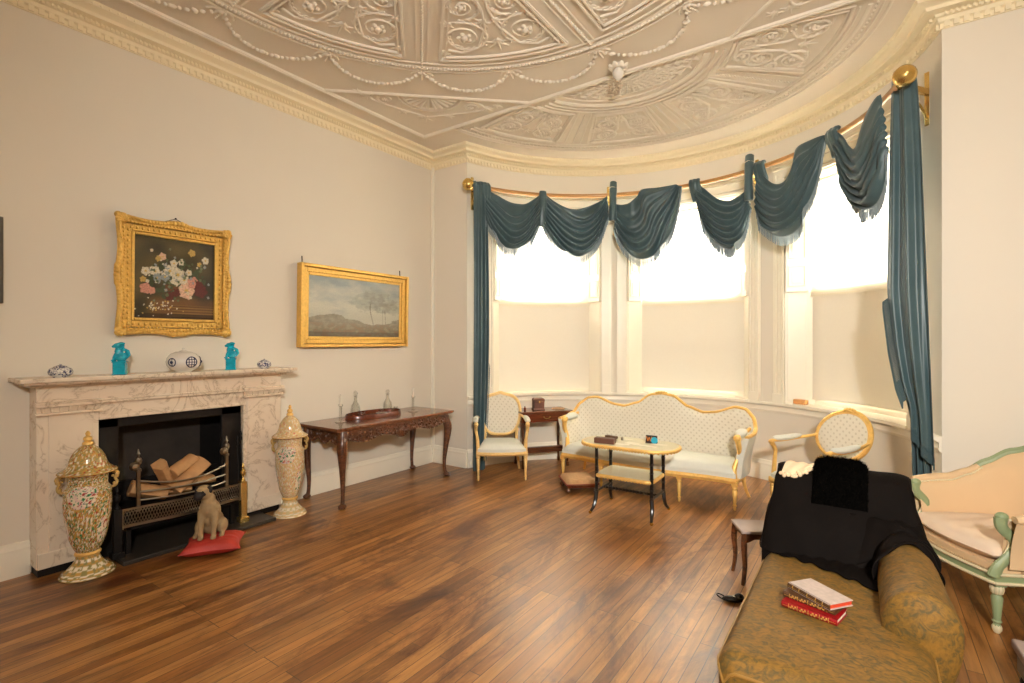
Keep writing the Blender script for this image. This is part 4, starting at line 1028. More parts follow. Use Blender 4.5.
b = MB(); b.T = Matrix.Translation((0, 0, .415)); b.bb((-.02, -.62, -.34), (.008, .62, .34))
for hw, hh, x0, x1, w_ in ((.612, .322, 0, .022, .03), (.648, .358, -.02, .035, .045), (.690, .400, -.02, .062, .032)):
    fr_ring(hw, hh, x0, x1, w_)
obj('frame', b, 'giltframe', R, bevel=.005)
for y in (-.66, .62):
    b = MB(); b.tube([(.0, y, .80), (-.01, y, .90)], .006, 6); obj('hanging_hook', b, 'iron', R)
R = thing('framed_print', 'dark edge of a framed print cut off at the far left of the wall', 'picture', (XL+.002, .545, 1.80))
b = MB(); b.bb((0, -.26, 0), (.03, .265, .56)); obj('frame', b, flat('dark_grey_frame', (88, 82, 72), .5), R, bevel=.004)
b = MB(); b.bb((.03, -.22, .04), (.033, .225, .52)); obj('print', b, 'paper', R)

# ================================================================ carved console table
R = thing('carved_console_table', 'long dark mahogany table with a deeply carved apron and cabriole legs against the left wall', 'table', (-4.30, 3.68, 0)); TZ = .752
b = MB(); b.bb((-.30, -.80, TZ-.022), (.345, .80, TZ)); b.bb((-.295, -.79, TZ-.034), (.335, .79, TZ-.022)); obj('top', b, 'tabletop', R, bevel=.008, seg=3)
def cab(b, x, y, dx, dy, h_, k=1.0, knee=.035, foot=True):
    pts = [(x, y, h_), (x+dx*.010, y+dy*.010, h_-.06), (x+dx*knee, y+dy*knee, h_-.16), (x+dx*.012, y+dy*.012, h_*.5), (x-dx*.006, y-dy*.006, h_*.25), (x, y, .07), (x+dx*.012, y+dy*.012, .03)]
    rs = [.040, .046, .047, .030, .020, .018, .022]
    P = curve(pts, 26); rr = [interp([(r,) for r in rs], i/26)[0]*k for i in range(27)]
    b.tube(P, rr, 12)
    if foot:
        b.ball((x+dx*.022, y+dy*.022, .022), (.032*k+abs(dx)*.012, .032*k+abs(dy)*.012, .022), 12, 8)
        for q in (-.5, 0, .5): b.tube([(x+dx*.01, y+dy*.01, .05), (x+dx*(.045)+dy*q*.04, y+dy*(.045)-dx*q*.04, .03), (x+dx*.056+dy*q*.05, y+dy*.056-dx*q*.05, .006)], .009*k, 6)
for x, y in ((.29, -.70), (.29, .70), (-.25, -.70), (-.25, .70)):
    b = MB(); sx = 1 if x > 0 else -1; sy = 1 if y > 0 else -1; cab(b, x, y, .7*sx if x > 0 else .15*sx, .7*sy, TZ-.034); obj('leg', b, 'mahogany', R)
def apron(L, face, nm, deep):
    """carved apron of length L; face(s, d, z) -> xyz"""
    b = MB(); n = 96; out = []
    def low(s): t = s/L+.5; return -(.085+deep*(.5+.5*cos(6*PI*(t-.5)))*(.6+.4*sin(PI*t))+.012*abs(sin(22*PI*t)))
    top = [(s, 0) for s in (-L/2, L/2)]; bot = [(L/2-L*i/n, low(L/2-L*i/n)) for i in range(n+1)]
    b.slab(top+bot, .024, lambda s, z, d: face(s, d, TZ-.034+z))
    rn = random.Random(3)
    k = int(L/.115)
    for i in range(k):
        s = -L/2+L*(i+.5)/k; mz = low(s)*.55; sg = 1 if i % 2 else -1; R_ = .036
        pts = []
        for j in range(22):
            t = j/21; a = t*3.2*PI*sg; r = R_*(1-t)+.004; pts.append(face(s+r*cos(a), .030, TZ-.034+mz+r*sin(a)))
        b.tube(pts, lambda t: .010-.004*t, 6)
        for q in range(7):
            a = q*.9+i; r0 = R_*.8; r1 = r0+.028; b.tube([face(s+r0*cos(a), .028, TZ-.034+mz+r0*sin(a)), face(s+r1*cos(a+.4), .036, TZ-.034+max(low(s)*1.0, min(-.008, mz+r1*sin(a+.4))))], [.010, .004], 5)
        b.ball(face(s+L/k/2, .028, TZ-.034+low(s+L/k/2)+.014), (.016, .018, .014), 8, 6)
    for q in range(int(L/.03)):
        s = -L/2+.03*q+.015; b.ball(face(s, .026, TZ-.034+low(s)+.006), .009, 6, 5)
    if L > 1:                                          # central mask and shell
        c = face(0, .036, TZ-.034-.085); b.ball(c, (.03, .045, .05), 14, 10)
        for q in range(9): a = PI+PI*q/8; b.tube([face(.03*cos(a), .036, TZ-.12+.03*sin(a)), face(.085*cos(a), .036, TZ-.115+.075*sin(a))], [.008, .012], 6)
        for s_ in (-1, 1): b.ball(face(.018*s_, .066, TZ-.11), (.006, .009, .008), 6, 5)
        b.ball(face(0, .07, TZ-.122), (.010, .010, .014), 8, 6)
    obj(nm, b, 'mahogany', R, smooth=50)
apron(1.40, lambda s, d, z: (.286+d, s, z), 'front_apron', .045)
apron(.56, lambda s, d, z: (.02+s, -.69-d, z), 'side_apron', .05)
apron(.56, lambda s, d, z: (.02-s, .69+d, z), 'side_apron', .05)
b = MB(); b.bb((-.27, -.70, TZ-.13), (-.25, .70, TZ-.034)); obj('back_rail', b, 'mahogany', R)
# things on the table
tz = TZ+.0005
R = thing('oval_tray', 'oval mahogany gallery tray on the carved table', 'tray', (-4.36, 3.64, tz))
b = MB(); b.lathe([(0, 0), (1, 0), (1.0, .004), (0, .006)], 48, sx=.175, sy=.345); obj('base', b, 'mahogany_red', R)
b = MB(); pts = [(.175*cos(a), .345*sin(a)) for a in [i*PI/32 for i in range(64)]]
b.sweep(pts, [(-.004, 0), (.004, 0), (.004, .045), (-.004, .030)], closed=True); obj('gallery_rim', b, 'mahogany_red', R, smooth=30)
def decanter(lab, x, y, h_=.24):
    R = thing('decanter', lab, 'decanter', (x, y, tz))
    b = MB(); b.lathe([(0, 0), (.048, 0), (.052, .01), (.053, .06), (.046, .10), (.022, .135), (.017, .16), (.018, .165), (.016, .175), (.018, .18), (.017, .195), (.028, .20), (.028, .203), (.012, .203), (.012, .16), (.04, .10), (.046, .05), (.044, .012), (0, .01)], 24, flute=.06); obj('bottle', b, 'glass', R, smooth=30)
    b = MB(); b.lathe([(0, .185), (.010, .19), (.010, .205), (.022, .215), (.026, .232), (.014, .25), (0, .255)], 14, flute=.1); obj('stopper', b, 'glass', R, smooth=30); R.scale = (1, 1, h_/.255)
decanter('taller cut glass decanter standing behind the left end of the oval tray', -4.555, 3.55, .27)
decanter('cut glass decanter standing behind the right end of the oval tray', -4.555, 4.0, .25)
def wineglass(lab, x, y, s=1):
    R = thing('wine_glass', lab, 'glass', (x, y, tz+.006))
    b = MB(); b.lathe([(0, 0), (.030, 0), (.028, .003), (.005, .008), (.004, .05), (.010, .058), (.028, .075), (.032, .11), (.031, .11), (.026, .078), (0, .062)], 20); obj('bowl_and_stem', b, 'glass', R, smooth=60); R.scale = (s*.75, s*.75, s*.5)
wineglass('small glass on the left end of the oval tray', -4.34, 3.48); wineglass('small glass in the middle of the oval tray', -4.42, 3.80); wineglass('small glass at the right side of the oval tray', -4.36, 3.90); wineglass('small glass near the far right tip of the oval tray', -4.41, 3.99)
R = thing('glass_dish', 'low glass dish in the middle of the oval tray', 'dish', (-4.36, 3.74, tz+.006)); b = MB(); b.lathe([(0, 0), (.03, 0), (.06, .02), (.062, .022), (.03, .006), (0, .005)], 24, flute=.05); obj('bowl', b, 'glass', R)
def stick(lab, x, y):
    R = thing('glass_candlestick', lab, 'candlestick', (x, y, tz))
    b = MB(); b.lathe([(0, 0), (.055, 0), (.055, .006), (.03, .016), (.016, .022), (.020, .032), (.012, .042), (.013, .10), (.016, .14), (.010, .15), (.022, .160), (.026, .175), (.020, .178), (0, .178)], 16, flute=.10); obj('stem', b, 'glass', R, smooth=30)
    b = MB(); b.lathe([(.011, .165), (.0105, .265), (.006, .268), (0, .268)], 12); obj('candle', b, 'candle', R, label='white candle')
    b = MB(); b.tube([(0, 0, .266), (.001, 0, .276)], .0015, 5); obj('wick', b, 'iron', R); return R
stick('cut glass candlestick with a white candle at the left end of the carved table', -4.30, 3.17)
stick('cut glass candlestick with a white candle at the right end of the carved table', -4.27, 4.13)

# ================================================================ dark side table below the left window
R = thing('side_table', 'dark mahogany drawer table with a low stretcher between armchair and sofa under the left window', 'table', (-3.375, 5.48, 0), rad(53)); TZ2 = .70
b = MB(); b.bb((-.345, -.20, TZ2-.018), (.345, .185, TZ2)); obj('top', b, 'tabletop', R, bevel=.005)
b = MB(); b.bb((-.32, -.17, TZ2-.135), (.32, .17, TZ2-.018)); obj('frieze', b, 'mahogany_red', R, bevel=.003)
b = MB(); b.bb((-.24, -.178, TZ2-.125), (.24, -.168, TZ2-.03)); dr = obj('drawer', b, 'mahogany_red', R, bevel=.004)
b = MB(); b.tube([(.04*cos(a), -.19, TZ2-.07+.022*sin(a)) for a in [PI+i*PI/8 for i in range(9)]], .003, 6); b.ball((.04, -.183, TZ2-.07), .007, 8, 6); b.ball((-.04, -.183, TZ2-.07), .007, 8, 6); obj('handle', b, 'brass', dr)
for x in (-.295, .295):
    for y in (-.145, .15):
        b = MB(); b.tube([(x, y, TZ2-.10), (x, y, .05)], [.022, .014], 4); b.box((x, y, .025), (.030, .030, .05)); b.tube(curve([(x, y, TZ2-.22), (x*.96, y, TZ2-.16), (x*.85, y, TZ2-.135)], 6), .009, 6); obj('leg', b, 'mahogany', R, smooth=20, bevel=.002)
b = MB(); b.bb((-.295, -.02, .155), (.295, .04, .225)); b.bb((-.31, -.15, .17), (-.28, .15, .21)); b.bb((.28, -.15, .17), (.31, .15, .21)); obj('stretcher', b, 'mahogany', R, bevel=.003)
cR, sR = cos(rad(53)), sin(rad(53))
def onst(x, y): return (-3.375+x*cR-y*sR, 5.48+x*sR+y*cR, TZ2+.0005)
R = thing('tea_caddy', 'brown hinged wooden tea caddy on the dark side table', 'box', onst(-.05, -.02), rad(45))
b = MB(); b.lathe([(.10, 0), (.10, .012), (.088, .02), (.092, .10), (.096, .112)], 4); obj('body', b, 'box_brown', R, smooth=0, bevel=.003)
b = MB(); b.lathe([(.098, .113), (.098, .128), (.080, .145), (0, .15)], 4); ld = obj('lid', b, 'box_brown', R, smooth=0, bevel=.003)
for o in R.children: o.rotation_euler = (0, 0, PI/4); o.scale = (1, 1, 1)
b = MB(); b.box((0, -.071, .10), (.016, .004, .022)); obj('clasp', b, 'brass', R)
R = thing('folded_paper', 'folded brown paper lying right of the tea caddy', 'paper', onst(.22, -.02), rad(25)); b = MB(); b.bb((-.08, -.06, 0), (.08, .06, .004)); b.box((.02, 0, .010), (.12, .1, .003), 0, (.06, 'Y')); obj('sheet', b, 'trimcord', R)
tag(obj('small_bottle', MB().lathe([(0, 0), (.014, 0), (.014, .03), (.006, .04), (.008, .05), (0, .052)], 12, onst(-.24, -.05)), 'mahogany_red'), 'tiny dark bottle left of the tea caddy', 'bottle')

# ================================================================ gilt seat furniture
def fluted(b, x, y, zt, r=.022, ang=0):
    """turned, fluted, tapering leg with a block at the top"""
    b.box((x, y, zt-.02), (.046, .046, .05)); 
    b.lathe([(0, zt-.045), (.016, zt-.045), (.024, zt-.058), (.024, zt-.066), (.017, zt-.075), (r*1.0, zt-.085), (r*.55, .06), (r*.5, .055), (r*.8, .047), (r*.8, .040), (r*.45, .032), (r*.62, .02), (r*.4, 0), (0, 0)], 16, (x, y, 0), flute=.06)
def sabre(b, x, y, zt, dx, dy):
    b.tube(curve([(x, y, zt), (x+dx*.00, y+dy*.00, zt*.7), (x+dx*.03, y+dy*.03, zt*.35), (x+dx*.09, y+dy*.09, .0)], 14), lambda t: .022-.009*t, 8)

def fauteuil(label, loc, rz, wood_, oval=False, w=.54, sh=.40, bh=.93, ah=.63):
    R = thing('gilt_armchair', label, 'armchair', loc, rz, 'gilt armchairs with lozenge silk')
    hw, fd, bd = w/2, -.24, .20
    # seat
    b = MB()
    def seat(u, v, k=1.0):
        a, c = u*2-1, v*2-1
        y = lerp(fd-.015, bd+.02, v) - .035*(1-a*a)*(1-v); x = a*(lerp(hw, hw-.06, v))*k
        e = (1-abs(a)**5)*(1-abs(c)**5); return x, y, e
    b.grid(lambda u, v: (seat(u, v)[0], seat(u, v)[1], sh-.05+.055*seat(u, v)[2]**.45), 20, 20)
    b.grid(lambda u, v: (seat(u, v)[0], seat(u, v)[1], sh-.052), 20, 20)
    per = [(t, 0) for t in [i/20 for i in range(20)]]+[(1, t) for t in [i/20 for i in range(20)]]+[(1-t, 1) for t in [i/20 for i in range(20)]]+[(0, 1-t) for t in [i/20 for i in range(20)]]
    s0 = obj('seat', b, 'silk_plain', R, smooth=180)
    b = MB(); P = [seat(u, v) for u, v in per]; n = len(P)
    vs = [(x, y, sh-.050) for x, y, e in P]+[(x, y, sh-.085) for x, y, e in P]; b.add(vs, [(i, (i+1) % n, n+(i+1) % n, n+i) for i in range(n)])
    obj('seat_border', b, 'silk_plain', R)
    b = MB(); 
    for dz, r in ((-.104, .021), (-.092, .010), (-.118, .009)): b.tube([(x*1.0, y, sh+dz) for x, y, e in P], r, 6, closed=True, flat=1)
    obj('seat_rail', b, wood_, R)
    zt = sh-.085
    for s_ in (-1, 1):
        b = MB(); fluted(b, s_*(hw-.005), fd-.0, zt); obj('leg', b, wood_, R, smooth=40)
        b = MB(); sabre(b, s_*(hw-.065), bd, zt+.02, .25*s_, 1); obj('leg', b, wood_, R)
    # back
    bw = hw-.03 if not oval else hw-.02; zb0 = sh+.03
    def outline(t):
        if oval: return (bw*cos(t), (bh+zb0+.06)/2+(bh-zb0-.06)/2*sin(t))
        c, s_ = cos(t), sin(t); e = .62
        x = bw*math.copysign(abs(c)**e, c); z = (bh+zb0)/2+(bh-zb0)/2*math.copysign(abs(s_)**.72, s_)
        x *= .86+.14*sm((z-zb0)/(bh-zb0)*1.6); z += .022*math.exp(-(x/.05)**2)*(1 if s_ > 0 else 0)
        return x, z
    def bk(x, z, d=0): return (x, bd+.02+.17*(z-sh)/(bh-sh)-.05*(1-(x/bw)**2)*-.6+d-.03, z)
    n = 64; ol = [outline(2*PI*i/n) for i in range(n)]
    zc = (bh+zb0)/2
    for nm, sgn in (('back_cushion', -1), ('outside_back', 1)):
        b = MB(); NR = 8; vs = []
        for j in range(NR+1):
            k = j/NR
            for x, z in ol: vs.append(bk(x*k, zc+(z-zc)*k, sgn*(.012+.022*(1-k**4))))
        b.add(vs, [(j*n+i, j*n+(i+1) % n, (j+1)*n+(i+1) % n, (j+1)*n+i) for j in range(NR) for i in range(n)]); obj(nm, b, 'silk', R, smooth=180)
    b = MB(); b.tube([bk(x, z) for x, z in ol], .021, 8, closed=True); b.tube([bk(x*.95, zc+(z-zc)*.95, -.014) for x, z in ol], .007, 6, closed=True)
    if oval:
        t_ = bk(0, ol[n//4][1])
        for k in range(7): a = PI*k/6; b.ball((t_[0]+.05*cos(a), t_[1]-.015, t_[2]+.008+.018*sin(a)), (.016, .012, .013), 8, 6)
        b.tube([(t_[0]-.08, t_[1]-.012, t_[2]-.004), (t_[0]-.03, t_[1]-.02, t_[2]+.02), (t_[0]+.03, t_[1]-.02, t_[2]+.004), (t_[0]+.08, t_[1]-.012, t_[2]-.002)], .010, 6)
    else: t_ = bk(0, ol[n//4][1]); b.ball((t_[0], t_[1]-.01, t_[2]+.006), (.04, .014, .012), 10, 6)
    obj('back_frame', b, wood_, R)
    b = MB()
    for s_ in (-1, 1): b.tube(curve([(s_*(hw-.075), bd+.0, zt), (s_*(hw-.085), bd+.01, sh+.03), bk(s_*bw*.80, zb0+.05)], 8), .020, 8)
    for s_ in (-1, 1):
        b = MB(); b.tube(curve([(s_*(hw-.075), bd+.0, zt), (s_*(hw-.08), bd+.01, sh+.03), bk(s_*bw*(.62 if oval else .84), zb0+(.06 if oval else .07))], 8), .019, 8); obj('back_post', b, wood_, R)
    for s_ in (-1, 1):
        b = MB(); zb = ah+.03
        p0 = bk(s_*(bw*.97), ah+.035); p3 = (s_*(hw+.02), fd+.03, ah)
        pts = curve([p0, (s_*(hw+.015), bd-.10, ah+.01), (s_*(hw+.03), -.08, ah-.005), p3, (s_*(hw+.015), fd+.00, ah-.02)], 16)
        b.tube(pts, lambda t: .016+.005*t, 8, flat=.8)
        b.ball((s_*(hw+.018), fd+.008, ah-.008), (.026, .022, .020), 10, 8)
        b.tube(curve([(s_*(hw+.018), fd+.015, ah-.02), (s_*(hw+.022), fd+.06, ah-.09), (s_*(hw+.005), fd+.035, ah-.17), (s_*(hw-.005), fd+.01, sh-.10)], 14), lambda t: .016+.006*abs(2*t-1), 8)
        ar = obj('arm', b, wood_, R)
        b = MB(); c = interp([p0, (s_*(hw+.015), bd-.10, ah+.01), (s_*(hw+.03), -.08, ah-.005), p3], .62)
        pp = [interp([p0, (s_*(hw+.015), bd-.10, ah+.01), (s_*(hw+.03), -.08, ah-.005), p3], lerp(.30, .97, i/12)) for i in range(13)]
        b.tube([(x, y, z+.020) for x, y, z in pp], lambda t: .012+.022*(1-(2*t-1)**4), 12, flat=.75); obj('arm_pad', b, 'silk_plain', ar, label='pale blue padded arm')
    return R
fauteuil('pale gilt armchair with a shield-shaped back, left of the dark side table', (-3.50, 4.79, 0), rad(38), 'giltpale', bh=.90, sh=.405, ah=.635)
fauteuil('gilt armchair with an oval back and ribbon crest, behind the black draped headrest', (-.345, 5.13, 0), rad(-36), 'gilt', oval=True, bh=.925, w=.53, sh=.42, ah=.66)

# ================================================================ the long gilt sofa
R = thing('gilt_sofa', 'long white and gilt sofa with a triple-curved back and lozenge silk, below the middle window', 'sofa', (-1.915, 5.09, 0), rad(-2.2))
SW_, SB = .93, .46
b = MB()
def plan(s):                                           # s 0..1, left arm front -> back -> right arm front
    return interp([(-SW_, .02), (-SW_-.015, .20), (-SW_+.0, .36), (-SW_+.10, SB-.02), (-.6, SB+.02), (-.3, SB+.03), (0, SB+.035), (.3, SB+.03), (.6, SB+.02), (SW_-.10, SB-.02), (SW_, .36), (SW_+.015, .20), (SW_, .02)], s)
def toph(s):
    x = plan(s)[0]; y = plan(s)[1]
    pts = [(0, .66), (.09, .665), (.15, .70), (.19, .80), (.235, .865), (.275, .875), (.345, .80), (.375, .79), (.42, .84), (.465, .945), (.5, .965), (.535, .945), (.58, .84), (.625, .79), (.655, .80), (.725, .875), (.765, .865), (.81, .80), (.85, .70), (.91, .665), (1, .66)]
    for (a, za), (c, zc) in zip(pts, pts[1:]):
        if s <= c: t = (s-a)/(c-a); return lerp(za, zc, sm(t)*.5+t*.5)
    return pts[-1][1]
NS = 120
def nrm(s):
    a = plan(max(0, s-.004)); c = plan(min(1, s+.004)); d = Vector((c[0]-a[0], c[1]-a[1])).normalized(); return Vector((d.y, -d.x))   # into the seat
def shell(s, v, off, bulge):
    p = plan(s); n_ = nrm(s); z = lerp(.28, toph(s), v); lean = .07*v*v
    q = off+bulge*(1-(2*v-1)**6)
    return (p[0]+n_.x*(q-lean), p[1]+n_.y*(q-lean*(1 if .14 < s < .86 else .3)), z)
b = MB(); b.grid(lambda s, v: shell(s, v, .005, .028), NS, 14); obj('back_cushion', b, 'silk', R, smooth=180)
b = MB(); b.grid(lambda s, v: shell(s, v, -.028, -.006), NS, 10); obj('outside_back', b, 'silk_plain', R, smooth=180)
for s in (0, 1): b = MB(); b.grid(lambda u, v: tuple(Vector(shell(s, v, -.028, -.006)).lerp(Vector(shell(s, v, .005, .028)), u)), 4, 10); obj('arm_front', b, 'silk_plain', R)
b = MB(); fr_ = []
for i in range(NS+1):
    s = i/NS; q = shell(s, 1, -.010, 0); fr_.append((q[0], q[1], q[2]+.004))
b.tube(fr_, .019, 8); b.tube([(x, y-.012, z-.012) for x, y, z in fr_[20:101]], .007, 6)
c = shell(.5, 1, 0, 0)
for k in range(7): a = PI*k/6; b.ball((c[0]+.06*cos(a), c[1]-.01, c[2]+.006+.016*sin(a)), (.020, .012, .013), 8, 6)
obj('top_rail', b, 'gilt', R)
for s_ in (-1, 1):
    b = MB(); x = s_*(SW_)
    b.ball((x, .0, .655), (.036, .034, .034), 12, 8)
    b.tube(curve([(x, .0, .65), (x+s_*.012, .02, .56), (x-s_*.0, .05, .48), (x-s_*.03, .01, .36), (x-s_*.015, -.03, .27)], 18), lambda t: .020+.008*abs(2*t-1), 10, flat=1.2)
    b.tube(curve([(x+s_*.03, .36, .70), (x+s_*.015, .20, .672), (x, .04, .668)], 10), .017, 8)
    ar = obj('arm', b, 'gilt', R)
    b = MB(); b.tube([(x, lerp(.05, .27, i/12), .675+.01*sin(PI*i/12)) for i in range(13)], lambda t: .014+.034*(1-(2*t-1)**4), 12, flat=.8); obj('arm_pad', b, 'silk_plain', ar, label='pale blue padded arm')
def front(x): return -.06-.09*(.5+.5*cos(PI*min(1, abs(x)/SW_*1.15)))
b = MB()
def seat_s(u, v):
    a, c = u*2-1, v*2-1; x = a*(SW_-.015); y = lerp(front(x), SB-.02, v); e = (1-abs(a)**14)*(1-abs(c)**7); return x, y, e
b.grid(lambda u, v: (seat_s(u, v)[0], seat_s(u, v)[1], .335+.075*seat_s(u, v)[2]**.5+.004*noise.noise(Vector((u*14, v*5, 0)))), 60, 22)
b.grid(lambda u, v: (seat_s(u, v)[0], seat_s(u, v)[1], .33), 60, 8); obj('seat_cushion', b, 'silk_plain', R, smooth=180)
b = MB(); xs = [lerp(-SW_, SW_, i/50) for i in range(51)]
vs = [(x, front(x)+.005, .335) for x in xs]+[(x, front(x)+.002, .285) for x in xs]; b.add(vs, [(i, i+1, 52+i, 51+i) for i in range(50)]); b.bb((-SW_+.01, .0, .28), (SW_-.01, SB-.04, .33)); obj('seat_border', b, 'silk_plain', R)
b = MB()
for z, r in ((.268, .020), (.285, .008), (.248, .009)): b.tube([(x, front(x)-.002, z) for x in xs], r, 8)
for s_ in (-1, 1): b.tube(curve([(s_*SW_, -.06, .265), (s_*(SW_+.01), .2, .265), (s_*(SW_-.02), .38, .265), (s_*(SW_-.12), SB-.02, .265)], 12), .018, 8)
b.tube([(x, SB, .265) for x in (-.8, 0, .8)], .018, 8); obj('seat_rail', b, 'gilt', R)
for x in (-SW_+.01, -.42, .42, SW_-.01):
    b = MB(); fluted(b, x, front(x)+.012, .262, .024); obj('leg', b, 'gilt', R, smooth=40)
for s_ in (-1, 1):
    b = MB(); sabre(b, s_*(SW_-.04), SB-.04, .262, .5*s_, .5); obj('leg', b, 'gilt', R)

# ================================================================ small stretcher table with its papers
TC = (-1.775, 4.42); TH_ = .632
R = thing('tea_table', 'small oblong table with rounded gilt-edged top and slender black legs, in front of the sofa', 'table', (*TC, 0), rad(1.5))
def rr_out(hx, hy, r, n=8):
    out = []
    for cx_, cy_, a0 in ((hx-r, hy-r, 0), (-hx+r, hy-r, 90), (-hx+r, -hy+r, 180), (hx-r, -hy+r, 270)):
        for i in range(n+1): a = rad(a0+90*i/n); out.append((cx_+r*cos(a), cy_+r*sin(a)))
    return out
m_top = flat('faded_cream_painted_top', (206, 196, 160), .3, var=.08, scale=8)
b = MB(); b.prism(rr_out(.43, .235, .20), TH_-.014, TH_); obj('top', b, m_top, R, bevel=.003)
def gedge(hx, hy, r, z):
    b = MB(); out = rr_out(hx, hy, r); b.tube([(x, y, z) for x, y in out], .015, 8, closed=True)
    L = len(out)
    for i in range(L):
        (x0, y0), (x1, y1) = out[i], out[(i+1) % L]; d = math.hypot(x1-x0, y1-y0); k = max(1, int(d/.026))
        for j in range(k): t = (j+.5)/k; b.ball((lerp(x0, x1, t)*1.012, lerp(y0, y1, t)*1.02, z-.008), (.012, .012, .013), 6, 5)
    return b
obj('gilt_edge', gedge(.432, .237, .20, TH_-.016), 'gilt', R)
b = MB(); b.prism(rr_out(.255, .185, .05), .345, .360); sh_ = obj('shelf', b, m_top, R, bevel=.002); obj('gilt_edge', gedge(.257, .187, .05, .342), 'gilt', sh_)
for x in (-.255, .255):
    for y in (-.165, .165):
        sx, sy = (1 if x > 0 else -1), (1 if y > 0 else -1)
        b = MB(); z0 = .17
        b.tube([(x, y, TH_-.02), (x, y, z0)], .015, 10)
        for z in [.60, .585, .50, .49, .42, .37, .33, .28, .27, .21, .19]: b.lathe([(.010, z-.008), (.021, z), (.010, z+.008)], 10, (x, y, 0))
        b.tube(curve([(x, y, z0+.02), (x+sx*.006, y+sy*.006, .12), (x+sx*.012, y+sy*.035, .06), (x+sx*.022, y+sy*.075, .022)], 12), lambda t: .020-.008*t, 8)
        lg_ = obj('leg', b, 'ebony', R)
        b = MB(); b.lathe([(0, -.007), (.014, -.007), (.014, .007), (0, .007)], 12, (x+sx*.026, y+sy*.080, .0145), ax=(0, 1, 0)); obj('castor', b, 'brass', lg_)
b = MB(); b.tube([(-.255, 0, .19), (.255, 0, .19)], .011, 8)
for x in (-.255, .255): b.tube([(x, -.165, .19), (x, .165, .19)], .011, 8)
for i in range(15): b.lathe([(.008, -.008), (.018, 0), (.008, .008)], 8, (lerp(-.23, .23, i/14), 0, .19), ax=(1, 0, 0))
obj('stretcher', b, 'ebony', R)
tt = TH_+.0006
tag(obj('leather_case', MB().box((-1.95, 4.265, tt+.024), (.185, .075, .048), rad(8)), 'box_brown', bevel=.004), 'long brown leather case at the left front of the tea table', 'case')
tag(obj('spectacle_case', MB().box((-2.00, 4.52, tt+.013), (.13, .045, .025), rad(-14)), 'book_brown', bevel=.008), 'small dark brown spectacle case at the back left of the tea table', 'case')
R = thing('folded_leaflet', 'small dark leaflet with a blue disc, standing open on the tea table', 'leaflet', (-1.60, 4.49, tt), rad(5))
b = MB(); b.box((0, .0, .036), (.10, .004, .072), 0, (-.15, 'X')); b.box((0, .022, .035), (.10, .004, .072), 0, (.25, 'X')); obj('card', b, 'dark_card', R)
b = MB()
for x0, x1, z0, z1 in ((-.042, -.030, .060, .02), (-.030, -.018, .02, .055), (-.018, -.006, .055, .02), (-.006, .006, .02, .060)): b.tube([(x0, -.005, z0), (x1, -.005, z1)], .004, 4)
obj('orange_mark', b, 'orange_card', R)
b = MB(); b.lathe([(0, 0), (.030, 0), (.030, .003), (0, .003)], 24, (.030, -.008, .030), ax=(0, -1, .12)); obj('blue_disc', b, 'blue_plastic', R, label='round blue disc')
for x, y, a, w_, h_, lab in ((-1.80, 4.29, 5, .13, .06, 'small white card near the front edge of the tea table'), (-1.74, 4.38, -8, .12, .10, 'cream paper in the middle of the tea table'), (-1.60, 4.34, -4, .20, .06, 'long white paper slip in front of the dark leaflet'), (-1.84, 4.53, 12, .09, .05, 'small card at the back middle of the tea table'), (-1.52, 4.46, 10, .14, .05, 'thin pink-edged paper right of the dark leaflet')):
    tag(obj('paper_card', MB().box((x, y, tt+.002), (w_, h_, .003), rad(a)), 'paper'), lab, 'paper')
b = MB(); b.lathe([(0, 0), (.012, 0), (.010, .012), (.014, .02), (.006, .03), (0, .034)], 12, (-1.875, 4.48, tt)); tag(obj('thimble', b, 'steel'), 'tiny metal pot beside the small dark spectacle case on the tea table', 'pot')

# ================================================================ footstool
R = thing('footstool', 'low brown footstool with a worn tan top, half behind the black-legged tea table', 'footstool', (-2.50, 4.80, 0), rad(42))
b = MB(); b.bb((-.16, -.175, .055), (.16, .175, .10)); obj('frame', b, 'mahogany_red', R, bevel=.006)
b = MB(); b.grid(lambda u, v: ((u*2-1)*.165, (v*2-1)*.18, .092+.052*((1-abs(u*2-1)**6)*(1-abs(v*2-1)**6))**.5), 16, 20); b.bb((-.163, -.178, .085), (.163, .178, .095)); obj('pad', b, 'foot_top', R, smooth=180)
b = MB(); b.tube([(x, y, .094) for x, y in ((-.168, -.184), (.168, -.184), (.168, .184), (-.168, .184))], .007, 6, closed=True); obj('braid', b, 'crimson', R)
for x in (-.14, .14):
    for y in (-.14, .14): b = MB(); b.lathe([(0, 0), (.014, 0), (.026, .018), (.026, .03), (.014, .05), (.018, .06), (0, .06)], 14, (x, y, 0)); obj('leg', b, 'mahogany', R)

# ================================================================ chaise longue in the foreground
R = thing('chaise_longue', 'ochre damask chaise longue with a rolled side bolster in the right foreground', 'sofa', (-.10, 2.5, 0)); OC = Vector((-.10, 2.5, 0))
def RC(): return Rel(OC)
CZ = .42
CX0, CX1, CY0, CY1 = -.455, .205, 1.93, 3.22
b = RC()
def cs(u, v):
    """top surface with sides, superellipse in plan"""
    a, c = u*2-1, v*2-1
    hx, hy = (CX1-CX0)/2, (CY1-CY0)/2; mx, my = (CX0+CX1)/2, (CY0+CY1)/2
    return mx+a*hx, my+c*hy, a, c
NU, NV = 40, 60
def dome(u, v):
    x, y, a, c = cs(u, v)
    rx = .10; 
    ex = max(0, abs(a)-(1-.16))/.16; ey = max(0, abs(c)-(1-.09))/.09
    z = CZ+.018*(1-a*a)*(1-c**6)-.045*(ex**2.4)-.05*(ey**2.2)+.003*noise.noise(Vector((x*9, y*9, 2)))
    k = 1-.10*(max(0, abs(c)-.88)/.12)**2.5*abs(a)
    return (lerp((CX0+CX1)/2, x, k), y, z)
